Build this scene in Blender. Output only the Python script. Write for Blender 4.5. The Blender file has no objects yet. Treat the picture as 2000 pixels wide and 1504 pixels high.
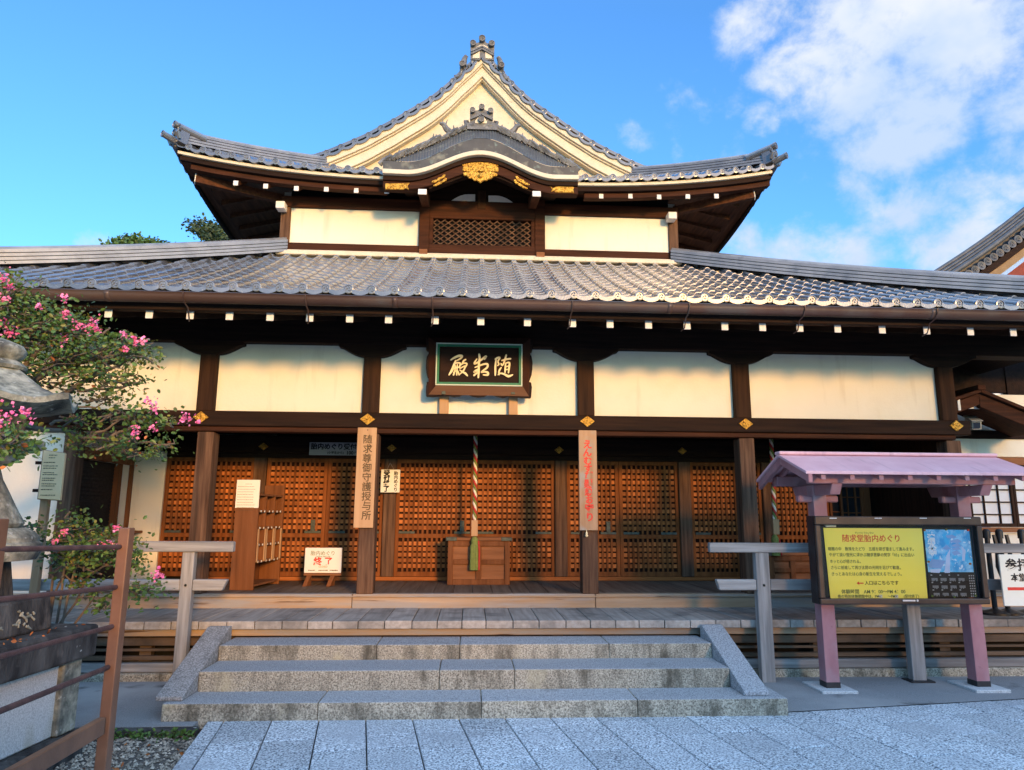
import bpy, bmesh, math, random
import numpy as np
from mathutils import Vector, Matrix
random.seed(7)
S = bpy.context.scene
R_ = math.radians
# ------------------------------------------------------------------ camera
CAMZ = 1.6
F, YAW, PITCH, ROLL = 1380.9, .05712, .18272, .0055
_cy, _sy, _cp, _sp, _cr, _sr = math.cos(YAW), math.sin(YAW), math.cos(PITCH), math.sin(PITCH), math.cos(ROLL), math.sin(ROLL)
FWD = Vector((_sy*_cp, _cy*_cp, _sp)); _r = Vector((_cy, -_sy, 0)); _u = _r.cross(FWD)
RGT = _cr*_r + _sr*_u; UPV = -_sr*_r + _cr*_u
cam = bpy.data.cameras.new('camera'); camo = bpy.data.objects.new('camera', cam); S.collection.objects.link(camo)
cam.sensor_fit = 'HORIZONTAL'; cam.sensor_width = 36; cam.lens = F/2000*36; cam.clip_start = .05; cam.clip_end = 3000
M4 = Matrix.Identity(4)
for i in range(3):
    M4[i][0], M4[i][1], M4[i][2] = RGT[i], UPV[i], -FWD[i]
M4[2][3] = CAMZ
camo.matrix_world = M4
S.camera = camo
def ray(x, y): return FWD + RGT*((x-1000)/F) - UPV*((y-752)/F)
def at(x, y, Y):                      # photo pixel -> point on the plane at depth Y
    d = ray(x, y); t = Y/d.y; return Vector((d.x*t, Y, CAMZ+d.z*t))
def atz(x, y, Z):
    d = ray(x, y); t = (Z-CAMZ)/d.z; return Vector((d.x*t, d.y*t, Z))
# ------------------------------------------------------------------ light
SUN_DIR = Vector((-.33, 1, -.175)).normalized()           # the way the light travels
S.view_settings.view_transform = 'Standard'; S.view_settings.look = 'None'; S.view_settings.gamma = 1
S.view_settings.exposure = 1.2
S.cycles.use_denoising = True
S.cycles.max_bounces = 6; S.cycles.diffuse_bounces = 4; S.cycles.glossy_bounces = 3; S.cycles.transmission_bounces = 4; S.cycles.transparent_max_bounces = 8
sl = bpy.data.lights.new('sun', 'SUN'); slo = bpy.data.objects.new('sun', sl); S.collection.objects.link(slo)
sl.energy = 1.9; sl.angle = R_(7); sl.color = (1, .50, .12)
slo.rotation_euler = SUN_DIR.to_track_quat('-Z', 'Y').to_euler()
W = bpy.data.worlds.new('World'); S.world = W; W.use_nodes = True
nt = W.node_tree; N = nt.nodes; L = nt.links
for n in list(N): N.remove(n)
out = N.new('ShaderNodeOutputWorld'); bg = N.new('ShaderNodeBackground'); bg.inputs['Strength'].default_value = .15
sky = N.new('ShaderNodeTexSky'); sky.sky_type = 'NISHITA'; sky.sun_disc = False
sky.sun_elevation = math.asin(-SUN_DIR.z); sky.sun_rotation = math.atan2(-SUN_DIR.x, -SUN_DIR.y)
sky.air_density = 1.0; sky.dust_density = .6; sky.ozone_density = 2.0
tc = N.new('ShaderNodeTexCoord')
nrm = N.new('ShaderNodeVectorMath'); nrm.operation = 'NORMALIZE'; L.new(tc.outputs['Generated'], nrm.inputs[0])
def wmath(op, a, b, clamp=False):
    n = N.new('ShaderNodeMath'); n.operation = op; n.use_clamp = clamp
    for i, v in enumerate((a, b)):
        if isinstance(v, (int, float)): n.inputs[i].default_value = v
        elif v is not None: L.new(v, n.inputs[i])
    return n.outputs[0]
def wnoise(scale, detail, rough, dist=0, off=(0, 0, 0)):
    m = N.new('ShaderNodeMapping'); L.new(nrm.outputs[0], m.inputs[0]); m.inputs['Scale'].default_value = (1, 1, 1.2); m.inputs['Location'].default_value = off
    n = N.new('ShaderNodeTexNoise'); n.inputs['Scale'].default_value = scale; n.inputs['Detail'].default_value = detail
    n.inputs['Roughness'].default_value = rough; n.inputs['Distortion'].default_value = dist; L.new(m.outputs[0], n.inputs['Vector']); return n.outputs[0]
# cloud banks: direction (given by where it stands in the view), angular radius, weight
BANKS = [(1760, 90, 230, 1.0), (1600, 60, 130, .75), (1500, 75, 100, .85), (1960, 150, 120, .8), (1690, 140, 100, .62), (1330, 195, 85, .60), (1295, 160, 45, .6), (1355, 150, 45, .52), (1420, 170, 70, .52),
         (1250, 250, 60, .50), (1490, 232, 45, .68), (1360, 300, 55, .50), (1430, 285, 50, .42), (1970, 330, 75, .75), (1790, 325, 55, .58), (1640, 370, 90, .60), (1850, 440, 120, .85), (1700, 440, 80, .55),
         (1580, 500, 100, .85), (1440, 500, 70, .75), (1680, 520, 100, .8), (180, 493, 45, .55), (2150, 150, 150, .8), (2300, 30, 220, .8)]
acc = None
for (px, py, r, wgt) in BANKS:
    d = ray(px, py).normalized()
    dp = N.new('ShaderNodeVectorMath'); dp.operation = 'DOT_PRODUCT'; L.new(nrm.outputs[0], dp.inputs[0]); dp.inputs[1].default_value = d
    mr = N.new('ShaderNodeMapRange'); mr.interpolation_type = 'SMOOTHSTEP'; mr.clamp = True
    mr.inputs['From Min'].default_value = math.cos(r*1.25/F); mr.inputs['From Max'].default_value = 1; mr.inputs['To Max'].default_value = wgt
    L.new(dp.outputs['Value'], mr.inputs['Value'])
    acc = mr.outputs[0] if acc is None else wmath('MAXIMUM', acc, mr.outputs[0])
n1 = wnoise(13, 9, .60, .12); n2 = wnoise(4.2, 5, .55, .2, (3, 1, 2))
cl = wmath('ADD', wmath('MULTIPLY', acc, .85), wmath('MULTIPLY', wmath('SUBTRACT', n1, .5), 1.7))
cm = N.new('ShaderNodeMapRange'); cm.interpolation_type = 'SMOOTHSTEP'; cm.clamp = True
cm.inputs['From Min'].default_value = .34; cm.inputs['From Max'].default_value = .92; L.new(cl, cm.inputs['Value'])
gate = N.new('ShaderNodeMapRange'); gate.clamp = True; gate.inputs['From Min'].default_value = 0; gate.inputs['From Max'].default_value = .12; L.new(acc, gate.inputs['Value'])
cmask = wmath('MULTIPLY', cm.outputs[0], gate.outputs[0])
shade = N.new('ShaderNodeMapRange'); shade.clamp = True; shade.inputs['From Min'].default_value = .44; shade.inputs['From Max'].default_value = .74; L.new(n2, shade.inputs['Value'])
ccol = N.new('ShaderNodeMixRGB'); ccol.inputs[1].default_value = (1.75, 2.2, 2.95, 1); ccol.inputs[2].default_value = (3.15, 3.08, 2.95, 1); L.new(shade.outputs[0], ccol.inputs[0])
tint = N.new('ShaderNodeMixRGB'); tint.blend_type = 'MULTIPLY'; tint.inputs[0].default_value = 1; tint.inputs[2].default_value = (.50, .92, 1.36, 1); L.new(sky.outputs[0], tint.inputs[1])
# unseen, added fill light: bright broken veil of cloud overhead and behind the viewer
vd = N.new('ShaderNodeVectorMath'); vd.operation = 'DOT_PRODUCT'; L.new(nrm.outputs[0], vd.inputs[0]); vd.inputs[1].default_value = Vector((.05, -.2, .97)).normalized()
vm = N.new('ShaderNodeMapRange'); vm.interpolation_type = 'SMOOTHSTEP'; vm.inputs['From Min'].default_value = .45; vm.inputs['From Max'].default_value = .85; L.new(vd.outputs['Value'], vm.inputs['Value'])
fill_veil = wmath('MULTIPLY', vm.outputs[0], wmath('ADD', wmath('MULTIPLY', n2, .9), .35))
vmix = N.new('ShaderNodeMixRGB'); vmix.blend_type = 'ADD'; vmix.inputs[2].default_value = (2.75, 3.6, 4.5, 1); L.new(fill_veil, vmix.inputs[0]); L.new(tint.outputs[0], vmix.inputs[1])
tint = vmix
mx = N.new('ShaderNodeMixRGB'); L.new(cmask, mx.inputs[0]); L.new(tint.outputs[0], mx.inputs[1]); L.new(ccol.outputs[0], mx.inputs[2])
L.new(mx.outputs[0], bg.inputs['Color']); L.new(bg.outputs[0], out.inputs['Surface'])

# ------------------------------------------------------------------ materials
MATS = {}
def mat(name, c1, c2=None, scale=5, st=(1, 1, 1), detail=6, lo=.35, hi=.65, rough=.7, bump=.15, bs=40, bst=None, metal=0, spec=.35,
        c3=None, s3=1.5, lo3=.5, hi3=.7, st3=(1, 1, 1), c4=None, s4=30, lo4=.55, hi4=.7, st4=(1, 1, 1), bd=.01, coat=0, hue=0, nsoft=.55):
    if name in MATS: return MATS[name]
    m = bpy.data.materials.new(name); m.use_nodes = True; t = m.node_tree; n = t.nodes; l = t.links
    b = n['Principled BSDF']; b.inputs['Roughness'].default_value = rough; b.inputs['Metallic'].default_value = metal
    b.inputs['Specular IOR Level'].default_value = spec
    if coat: b.inputs['Coat Weight'].default_value = coat; b.inputs['Coat Roughness'].default_value = .2
    tcn = n.new('ShaderNodeTexCoord'); oi = n.new('ShaderNodeObjectInfo')
    off = n.new('ShaderNodeVectorMath'); off.operation = 'MULTIPLY_ADD'; l.new(oi.outputs['Random'], off.inputs[0]); off.inputs[1].default_value = (17, 31, 23); l.new(tcn.outputs['Object'], off.inputs[2])
    def noi(s, stv, d, r=nsoft):
        mp = n.new('ShaderNodeMapping'); mp.inputs['Scale'].default_value = stv; l.new(off.outputs[0], mp.inputs[0])
        q = n.new('ShaderNodeTexNoise'); q.inputs['Scale'].default_value = s; q.inputs['Detail'].default_value = d; q.inputs['Roughness'].default_value = r
        l.new(mp.outputs[0], q.inputs['Vector']); return q.outputs[0]
    def rng(v, a, z):
        q = n.new('ShaderNodeMapRange'); q.clamp = True; q.inputs['From Min'].default_value = a; q.inputs['From Max'].default_value = z; l.new(v, q.inputs['Value']); return q.outputs[0]
    def mixc(f, a, c):
        q = n.new('ShaderNodeMixRGB'); l.new(f, q.inputs[0])
        if isinstance(a, tuple): q.inputs[1].default_value = (*a, 1)
        else: l.new(a, q.inputs[1])
        q.inputs[2].default_value = (*c, 1); return q.outputs[0]
    col = mixc(rng(noi(scale, st, detail), lo, hi), c1, c2 or c1)
    if c3: col = mixc(rng(noi(s3, st3, 5), lo3, hi3), col, c3)
    if c4: col = mixc(rng(noi(s4, st4, 4), lo4, hi4), col, c4)
    at_ = n.new('ShaderNodeAttribute'); at_.attribute_name = 'tone'
    ad = n.new('ShaderNodeMath'); ad.operation = 'ADD'; ad.inputs[1].default_value = 1; l.new(at_.outputs['Fac'], ad.inputs[0])
    vm = n.new('ShaderNodeVectorMath'); vm.operation = 'SCALE'; l.new(col, vm.inputs[0]); l.new(ad.outputs[0], vm.inputs['Scale'])
    l.new(vm.outputs[0], b.inputs['Base Color'])
    if bump:
        bp = n.new('ShaderNodeBump'); bp.inputs['Strength'].default_value = bump; bp.inputs['Distance'].default_value = bd
        l.new(noi(bs, bst or st, 5, .6), bp.inputs['Height']); l.new(bp.outputs[0], b.inputs['Normal'])
    MATS[name] = m; return m
GX, GY, GZ = (.06, 1, 1), (1, .06, 1), (1, 1, .06)
def wood(name, c1, c2, g, **k):
    d = dict(scale=22, st=g, detail=8, lo=.3, hi=.7, bump=.35, bs=45, rough=.78, spec=.14); d.update(k); return mat(name, c1, c2, **d)
DKX = wood('dark_wood_x', (.011, .006, .0045), (.030, .014, .008), GX)
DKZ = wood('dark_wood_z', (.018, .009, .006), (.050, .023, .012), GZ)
DKY = wood('dark_wood_y', (.010, .006, .005), (.025, .013, .009), GY)
EAVE = wood('eave_wood_x', (.028, .011, .006), (.075, .026, .012), GX)
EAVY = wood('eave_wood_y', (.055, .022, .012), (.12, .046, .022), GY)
PILZ = wood('pillar_wood', (.060, .030, .018), (.18, .10, .06), GZ, scale=26, c3=(.035, .021, .015), s3=9, st3=GZ, lo3=.5, hi3=.72)
LATZ = wood('lattice_wood_z', (.135, .042, .012), (.27, .09, .026), GZ, scale=14)
LATX = wood('lattice_wood_x', (.26, .084, .023), (.46, .16, .047), GX, scale=14)
LATB = wood('lattice_backing', (.020, .008, .005), (.04, .015, .008), GZ, scale=9)
BRZ = wood('brown_wood_z', (.13, .048, .018), (.23, .09, .036), GZ, scale=16)
BRX = wood('brown_wood_x', (.17, .07, .03), (.30, .13, .06), GX, scale=16)
SGZ = wood('sign_wood', (.42, .24, .12), (.56, .35, .19), GZ, scale=12, bump=.12)
SGW = wood('worn_sign_wood', (.33, .19, .10), (.48, .31, .19), GZ, scale=14, c3=(.35, .30, .25), s3=5, bump=.2)
GRY = wood('grey_plank_y', (.28, .25, .215), (.45, .41, .36), GY, scale=20, c3=(.20, .185, .165), s3=3, bump=.3)
GRX = wood('grey_rail_x', (.20, .19, .18), (.42, .405, .38), GX, scale=24, c3=(.15, .14, .13), s3=4, st3=GX, bump=.35)
GRZ = wood('grey_rail_z', (.20, .19, .18), (.42, .405, .38), GZ, scale=24, c3=(.14, .13, .12), s3=4, st3=GZ, bump=.35)
SILL = wood('sill_wood', (.33, .21, .12), (.48, .34, .22), GX, scale=14, c3=(.33, .30, .27), s3=2.2, lo3=.48, hi3=.62, st3=(.3, 1, 3), c4=(.14, .085, .05), s4=18, lo4=.62, hi4=.7, st4=GX)
FLOOR = wood('floor_wood', (.12, .085, .06), (.22, .165, .12), GY, scale=18, bump=.2)
UND = wood('underfloor_wood', (.10, .065, .04), (.19, .13, .085), GX, scale=16, c3=(.05, .04, .03), s3=2)
PLA = mat('plaster', (.77, .72, .60), (.80, .75, .64), scale=2.2, lo=.3, hi=.7, rough=.9, bump=.2, bs=30, spec=.1, c3=(.68, .615, .49), s3=.9, lo3=.50, hi3=.78, c4=(.62, .55, .44), s4=6, lo4=.57, hi4=.82, st4=(1, 1, .12))
WHT = mat('white_paint', (.80, .78, .74), (.74, .71, .66), scale=9, rough=.7, bump=.1, c4=(.45, .42, .38), s4=25, lo4=.66, hi4=.75)
CREAM = mat('cream_paint', (.70, .63, .48), (.63, .555, .41), scale=6, rough=.75, bump=.1, c4=(.45, .40, .32), s4=18, lo4=.62, hi4=.74)
TILE = mat('roof_tile', (.075, .079, .086), (.14, .142, .148), scale=3.0, lo=.3, hi=.7, rough=.27, spec=.9, bump=.12, bs=55, c3=(.06, .062, .065), s3=7, lo3=.55, hi3=.75, c4=(.24, .235, .22), s4=60, lo4=.62, hi4=.74, coat=1.0)
RIDG = mat('ridge_tile', (.155, .16, .17), (.24, .245, .255), scale=4, rough=.33, spec=.8, bump=.12, bs=40, c3=(.11, .11, .115), s3=6, lo3=.55, hi3=.75, coat=.6)
TILD = mat('dark_ridge_tile', (.085, .09, .095), (.17, .175, .18), scale=8, rough=.5, spec=.5, bump=.3, bs=50, c4=(.30, .29, .26), s4=22, lo4=.6, hi4=.72)
COP = mat('weathered_copper', (.030, .031, .031), (.062, .062, .058), scale=4, rough=.5, spec=.5, bump=.15, bs=20, c3=(.20, .20, .15), s3=5, lo3=.56, hi3=.72, c4=(.15, .21, .18), s4=9, lo4=.62, hi4=.75)
GUT = mat('copper_gutter', (.075, .042, .032), (.115, .068, .05), scale=3, st=(.3, 1, 1), rough=.45, spec=.5, metal=.25, bump=.06, c3=(.10, .085, .075), s3=2.2)
GOLD = mat('gilt_metal', (.62, .32, .045), (.80, .47, .09), scale=30, rough=.36, metal=.8, bump=1, bs=45, bd=.02, c4=(.25, .11, .015), s4=48, lo4=.50, hi4=.62)
IRON = mat('green_iron', (.055, .065, .05), (.10, .11, .085), scale=20, rough=.6, metal=.3)
BLK = mat('black_metal', (.012, .012, .013), (.025, .025, .027), scale=12, rough=.45, spec=.5)
GRN = mat('granite', (.20, .205, .21), (.52, .525, .53), scale=95, detail=3, lo=.40, hi=.60, rough=.75, bump=.5, bs=110, bd=.006, nsoft=.7, c3=(.17, .16, .14), s3=2.2, lo3=.60, hi3=.85)
GRS = mat('riser_granite', (.15, .13, .095), (.62, .56, .43), scale=75, detail=3, lo=.36, hi=.62, rough=.85, bump=.7, bs=80, bd=.01, nsoft=.7, c3=(.11, .098, .07), s3=4.5, st3=(1, 1, .35), lo3=.47, hi3=.66, c4=(.52, .46, .30), s4=2.0, lo4=.58, hi4=.78)
PAV = mat('paving_granite', (.13, .145, .165), (.74, .76, .77), scale=66, detail=2.5, lo=.40, hi=.565, rough=.7, bump=.8, bs=62, bd=.008, nsoft=.65, spec=.4, c3=(.42, .43, .45), s3=1.6, lo3=.5, hi3=.8)
ASP = mat('asphalt', (.20, .20, .20), (.32, .32, .315), scale=140, detail=2, lo=.35, hi=.65, rough=.9, bump=.4, bs=160, bd=.004, c3=(.40, .395, .38), s3=.9, lo3=.45, hi3=.7, c4=(.06, .06, .06), s4=2.2, lo4=.6, hi4=.75)
EARTH = mat('earth', (.07, .06, .05), (.15, .135, .12), scale=60, detail=4, rough=.95, bump=.7, bs=70)
PEB = mat('pebble', (.15, .125, .095), (.44, .38, .30), scale=16, rough=.8, bump=.2, detail=2)
MOSSY = mat('weathered_dark_stone', (.022, .021, .021), (.105, .10, .092), scale=7, st=(1, 1, .35), lo=.38, hi=.68, rough=.9, bump=.8, bs=45, bd=.015, c3=(.20, .18, .16), s3=3.0, lo3=.60, hi3=.80, c4=(.55, .54, .50), s4=11, lo4=.70, hi4=.73)
LICH = mat('lichen_stone', (.14, .145, .115), (.40, .385, .30), scale=18, rough=.9, bump=.7, bs=60, bd=.01, c3=(.055, .055, .05), s3=3.5, lo3=.48, hi3=.7, c4=(.42, .42, .38), s4=24, lo4=.60, hi4=.72)
PALE = mat('pale_granite', (.38, .385, .37), (.62, .62, .60), scale=110, detail=2, lo=.3, hi=.6, rough=.85, bump=.4, bs=120, bd=.004, c3=(.36, .33, .22), s3=2.3, st3=(1, 1, .35), lo3=.60, hi3=.78)
RUST = mat('brown_painted_steel', (.15, .068, .035), (.21, .095, .048), scale=6, rough=.5, spec=.45, bump=.15, c4=(.07, .028, .018), s4=16, lo4=.66, hi4=.76)
RUSD = mat('rusty_bar', (.055, .028, .024), (.11, .055, .045), scale=14, rough=.6, bump=.4, bs=70)
PINK = mat('faded_pink_paint', (.36, .155, .165), (.46, .22, .225), scale=5, st=(1, 1, .5), rough=.7, bump=.15, c3=(.40, .25, .26), s3=3, c4=(.25, .11, .11), s4=14, lo4=.66, hi4=.78)
PINKR = mat('pink_metal_roof', (.64, .37, .41), (.72, .45, .485), scale=4, rough=.6, spec=.3, bump=.08, c3=(.54, .32, .355), s3=5, st3=(4, .4, 1), lo3=.55, hi3=.8)
CASE = mat('bronze_case', (.045, .026, .018), (.075, .045, .03), scale=5, rough=.38, spec=.5, metal=.3, bump=.03)
PAPER = mat('cream_paper', (.82, .76, .60), (.86, .81, .67), scale=4, rough=.8, bump=.03)
PAPW = mat('white_board', (.80, .78, .70), (.84, .82, .75), scale=4, rough=.6, bump=.03)
YEL = mat('yellow_poster', (.95, .81, .12), (.95, .84, .18), scale=1.3, rough=.6, bump=.02)
INK = mat('black_ink', (.012, .011, .010), rough=.6, bump=0)
BRINK = mat('brown_ink', (.09, .055, .02), rough=.6, bump=0)
GRINK = mat('green_ink', (.12, .17, .06), rough=.6, bump=0)
RED = mat('red_paint', (.72, .05, .03), (.62, .04, .025), scale=20, rough=.6, bump=0)
GLT = mat('gilt_letter', (.80, .66, .36), (.88, .76, .48), scale=12, rough=.5, spec=.5, bump=.1)
GRNE = mat('green_edge', (.015, .15, .075), (.02, .19, .10), scale=6, rough=.5, bump=.05)
MINT = mat('pale_trim', (.55, .62, .50), (.62, .68, .56), scale=6, rough=.5, bump=.05)
BUND = mat('dark_signboard', (.014, .006, .0045), (.026, .010, .007), scale=12, st=GX, rough=.65, spec=.15, bump=.15)
GREYB = mat('grey_signboard', (.30, .32, .34), (.35, .37, .39), scale=3, rough=.6, bump=.03)
SHUT = wood('shutter_wood', (.030, .022, .018), (.055, .040, .03), GX, bump=.2)
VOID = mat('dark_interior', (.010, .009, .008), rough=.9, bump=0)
LEAF = mat('leaf_green', (.035, .085, .018), (.095, .165, .030), scale=9, rough=.5, spec=.4, bump=0)
LEAY = mat('leaf_olive', (.13, .15, .03), (.20, .19, .04), scale=9, rough=.5, bump=0)
LEAO = mat('leaf_orange', (.42, .15, .03), (.34, .10, .03), scale=9, rough=.6, bump=0)
FLW = mat('pink_flower', (.74, .09, .28), (.86, .28, .46), scale=16, rough=.6, bump=0)
BARK = mat('crape_bark', (.10, .075, .055), (.19, .15, .115), scale=10, st=GZ, rough=.8, bump=.3)
PINEL = mat('pine_needles', (.030, .055, .020), (.06, .09, .03), scale=4, rough=.6, bump=0)
VERM = mat('vermilion_wood', (.16, .022, .015), (.22, .03, .02), scale=6, rough=.6)
GLASS = None
# ------------------------------------------------------------------ mesh builder
def O3(v): return Vector((v[0], v[1], v[2]))
class MB:
    def __init__(s): s.v = []; s.f = []; s.t = []; s.tone = 0.; s.m = []; s.mi = 0
    def face(s, idx): s.f.append(tuple(idx)); s.t.append(s.tone); s.m.append(s.mi)
    def vs(s, pts): b = len(s.v); s.v += [tuple(p) for p in pts]; return b
    def quad(s, a, b, c, d): k = s.vs((a, b, c, d)); s.face((k, k+1, k+2, k+3)); return s
    def box(s, x0, x1, y0, y1, z0, z1):
        k = s.vs([(x, y, z) for z in (z0, z1) for (x, y) in ((x0, y0), (x1, y0), (x1, y1), (x0, y1))])
        for q in ((3, 2, 1, 0), (4, 5, 6, 7), (0, 1, 5, 4), (1, 2, 6, 5), (2, 3, 7, 6), (3, 0, 4, 7)): s.face([k+i for i in q])
        return s
    def hexa(s, p):                                      # 8 points: bottom ring 4, top ring 4
        k = s.vs(p)
        for q in ((3, 2, 1, 0), (4, 5, 6, 7), (0, 1, 5, 4), (1, 2, 6, 5), (2, 3, 7, 6), (3, 0, 4, 7)): s.face([k+i for i in q])
        return s
    def bar(s, a, b, w, h, up=Vector((0, 0, 1))):        # box beam between two points, w across, h along 'up'
        a, b = O3(a), O3(b); d = (b-a).normalized(); x = d.cross(up); x = x.normalized() if x.length > 1e-5 else Vector((1, 0, 0)); u = x.cross(d).normalized()
        x *= w/2; u *= h/2
        return s.hexa([a-x-u, a+x-u, b+x-u, b-x-u, a-x+u, a+x+u, b+x+u, b-x+u])
    def prism(s, poly, y0, y1):                          # polygon in XZ, pushed along Y
        n = len(poly); a = s.vs([(x, y0, z) for x, z in poly]); b = s.vs([(x, y1, z) for x, z in poly])
        s.face([a+i for i in range(n)]); s.face([b+n-1-i for i in range(n)])
        for i in range(n): j = (i+1) % n; s.face((a+j, a+i, b+i, b+j))
        return s
    def strip(s, lo, hi, y0, y1):                        # solid band between two XZ polylines
        n = len(lo)
        A = s.vs([(x, y0, z) for x, z in lo]); B = s.vs([(x, y0, z) for x, z in hi]); C = s.vs([(x, y1, z) for x, z in lo]); D = s.vs([(x, y1, z) for x, z in hi])
        for i in range(n-1):
            s.face((A+i, A+i+1, B+i+1, B+i)); s.face((C+i+1, C+i, D+i, D+i+1)); s.face((B+i, B+i+1, D+i+1, D+i)); s.face((A+i+1, A+i, C+i, C+i+1))
        s.face((A, B, D, C)); s.face((A+n-1, C+n-1, D+n-1, B+n-1)); return s
    def cyl(s, a, b, r0, r1=None, n=12, cap=True):
        a, b = O3(a), O3(b); r1 = r0 if r1 is None else r1; d = (b-a).normalized()
        x = d.orthogonal().normalized(); y = d.cross(x)
        A = s.vs([a+(x*math.cos(2*math.pi*i/n)+y*math.sin(2*math.pi*i/n))*r0 for i in range(n)])
        B = s.vs([b+(x*math.cos(2*math.pi*i/n)+y*math.sin(2*math.pi*i/n))*r1 for i in range(n)])
        for i in range(n): j = (i+1) % n; s.face((A+i, A+j, B+j, B+i))
        if cap: s.face([A+n-1-i for i in range(n)]); s.face([B+i for i in range(n)])
        return s
    def tube(s, pts, rad, n=6):
        pts = [O3(p) for p in pts]; rs = rad if isinstance(rad, (list, tuple)) else [rad]*len(pts); rings = []
        x = None
        for i, p in enumerate(pts):
            d = (pts[min(i+1, len(pts)-1)]-pts[max(i-1, 0)]).normalized()
            x = d.orthogonal().normalized() if x is None else (x-d*x.dot(d)).normalized()
            y = d.cross(x); rings.append(s.vs([p+(x*math.cos(2*math.pi*k/n)+y*math.sin(2*math.pi*k/n))*rs[i] for k in range(n)]))
        for A, B in zip(rings, rings[1:]):
            for i in range(n): j = (i+1) % n; s.face((A+i, A+j, B+j, B+i))
        s.face([rings[0]+n-1-i for i in range(n)]); s.face([rings[-1]+i for i in range(n)]); return s
    def lathe(s, cx, cy, prof, n=24, rot=0, sq=None):    # profile of (r, z)
        rings = [s.vs([(cx+r*math.cos(2*math.pi*i/n+rot), cy+r*math.sin(2*math.pi*i/n+rot), z) for i in range(n)]) for r, z in prof]
        for A, B in zip(rings, rings[1:]):
            for i in range(n): j = (i+1) % n; s.face((A+i, A+j, B+j, B+i))
        s.face([rings[0]+n-1-i for i in range(n)]); s.face([rings[-1]+i for i in range(n)]); return s
    def disc(s, c, ax, r, depth=.03, n=18):              # eave-end tile: rim, sunk face, three commas
        c = O3(c); ax = O3(ax).normalized(); x = ax.orthogonal().normalized(); y = ax.cross(x)
        def ring(q, rr, off): return s.vs([q+ax*off+(x*math.cos(2*math.pi*i/n)+y*math.sin(2*math.pi*i/n))*rr for i in range(n)])
        rr = [ring(c, r, -depth), ring(c, r, 0), ring(c, r*.78, .002), ring(c, r*.72, -.008)]
        for A, B in zip(rr, rr[1:]):
            for i in range(n): j = (i+1) % n; s.face((A+i, A+j, B+j, B+i))
        s.face([rr[-1]+i for i in range(n)])
        for k in range(3):
            a = 2*math.pi*k/3+.4; pts = [c-ax*.006+(x*math.cos(a+t*1.6)+y*math.sin(a+t*1.6))*r*(.25+.28*t) for t in (0, .5, 1)]
            s.tube(pts, [r*.17, r*.12, r*.04], 5)
        return s
    def build(s, name, mats, parent=None, bevel=0, smooth=0, seg=1):
        me = bpy.data.meshes.new(name); o0 = WL.get(parent.name, Vector()) if parent else Vector()
        me.from_pydata([(x-o0.x, y-o0.y, z-o0.z) for x, y, z in s.v], [], s.f)
        for m in (mats if isinstance(mats, (list, tuple)) else [mats]): me.materials.append(m)
        if any(s.t):
            a = me.attributes.new('tone', 'FLOAT', 'FACE'); a.data.foreach_set('value', s.t)
        if any(s.m): me.polygons.foreach_set('material_index', s.m)
        bm = bmesh.new(); bm.from_mesh(me); bmesh.ops.recalc_face_normals(bm, faces=bm.faces); bm.to_mesh(me); bm.free()
        if smooth:
            me.polygons.foreach_set('use_smooth', [True]*len(me.polygons)); me.set_sharp_from_angle(angle=R_(smooth))
        o = bpy.data.objects.new(name, me); S.collection.objects.link(o)
        if parent: o.parent = parent
        WL[o.name] = o0.copy()
        if bevel:
            b = o.modifiers.new('bevel', 'BEVEL'); b.width = bevel; b.segments = seg; b.limit_method = 'ANGLE'; b.angle_limit = R_(40)
        return o
WL = {}
def thing(name, label, cat, loc=(0, 0, 0), group=None):
    o = bpy.data.objects.new(name, None); S.collection.objects.link(o); o.location = loc; o.empty_display_size = .2
    o['label'] = label; o['category'] = cat
    if group: o['group'] = group
    WL[o.name] = Vector(loc); return o
def tag(o, label, cat, group=None):
    o['label'] = label; o['category'] = cat
    if group: o['group'] = group
    return o
def struct(o, kind='structure'): o['kind'] = kind; return o
def pbox(mb, x0, y0, x1, y1, Y, th):                      # a box whose front face fills a pixel rectangle on plane Y
    ym, xm = (y0+y1)/2, (x0+x1)/2
    return mb.box(at(x0, ym, Y).x, at(x1, ym, Y).x, Y, Y+th, at(xm, y1, Y).z, at(xm, y0, Y).z)
def pb(name, px, Y, th, m, parent, bevel=.004): return pbox(MB(), *px, Y, th).build(name, m, parent, bevel)
def text(name, body, cx, cz, Y, size, m, parent, off=.0, ax='CENTER', xs=1.0, line=1.0, rot=None, th=.0015, sc=None):
    c = bpy.data.curves.new(name, 'FONT'); c.body = body; c.size = size; c.align_x = ax; c.align_y = 'CENTER'; c.offset = off; c.space_line = line; c.resolution_u = 3; c.extrude = th
    o = bpy.data.objects.new(name, c); S.collection.objects.link(o); me = bpy.data.meshes.new_from_object(o)
    bpy.data.objects.remove(o); bpy.data.curves.remove(c)
    o0 = WL.get(parent.name, Vector())
    for v in me.vertices:
        x, y, z = v.co; p = Vector((cx+x*xs, Y-z, cz+y))
        if rot: p = rot(p)
        v.co = p-o0
    me.materials.clear(); me.materials.append(m)
    o = bpy.data.objects.new(name, me); S.collection.objects.link(o); o.parent = parent; WL[o.name] = o0.copy(); return o
# ================================================================== THE HALL
X0 = .11
YP, YD, YW, YV = 8.25, 7.25, 10.0, 9.75           # pillar face, veranda edge, lattice wall
ZD = at(920, 1212.5, YD).z; ZDB = at(920, 1228, YD).z
ZS = at(940, 1160, YP).z                # upper floor / sill top
hall = thing('temple_hall', 'two-storey timber temple hall with grey tiled roofs, cream plaster panels and latticed doors', 'temple hall', (X0, YP, 0))
XL_, XR_ = -5.9, 9.5
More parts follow.
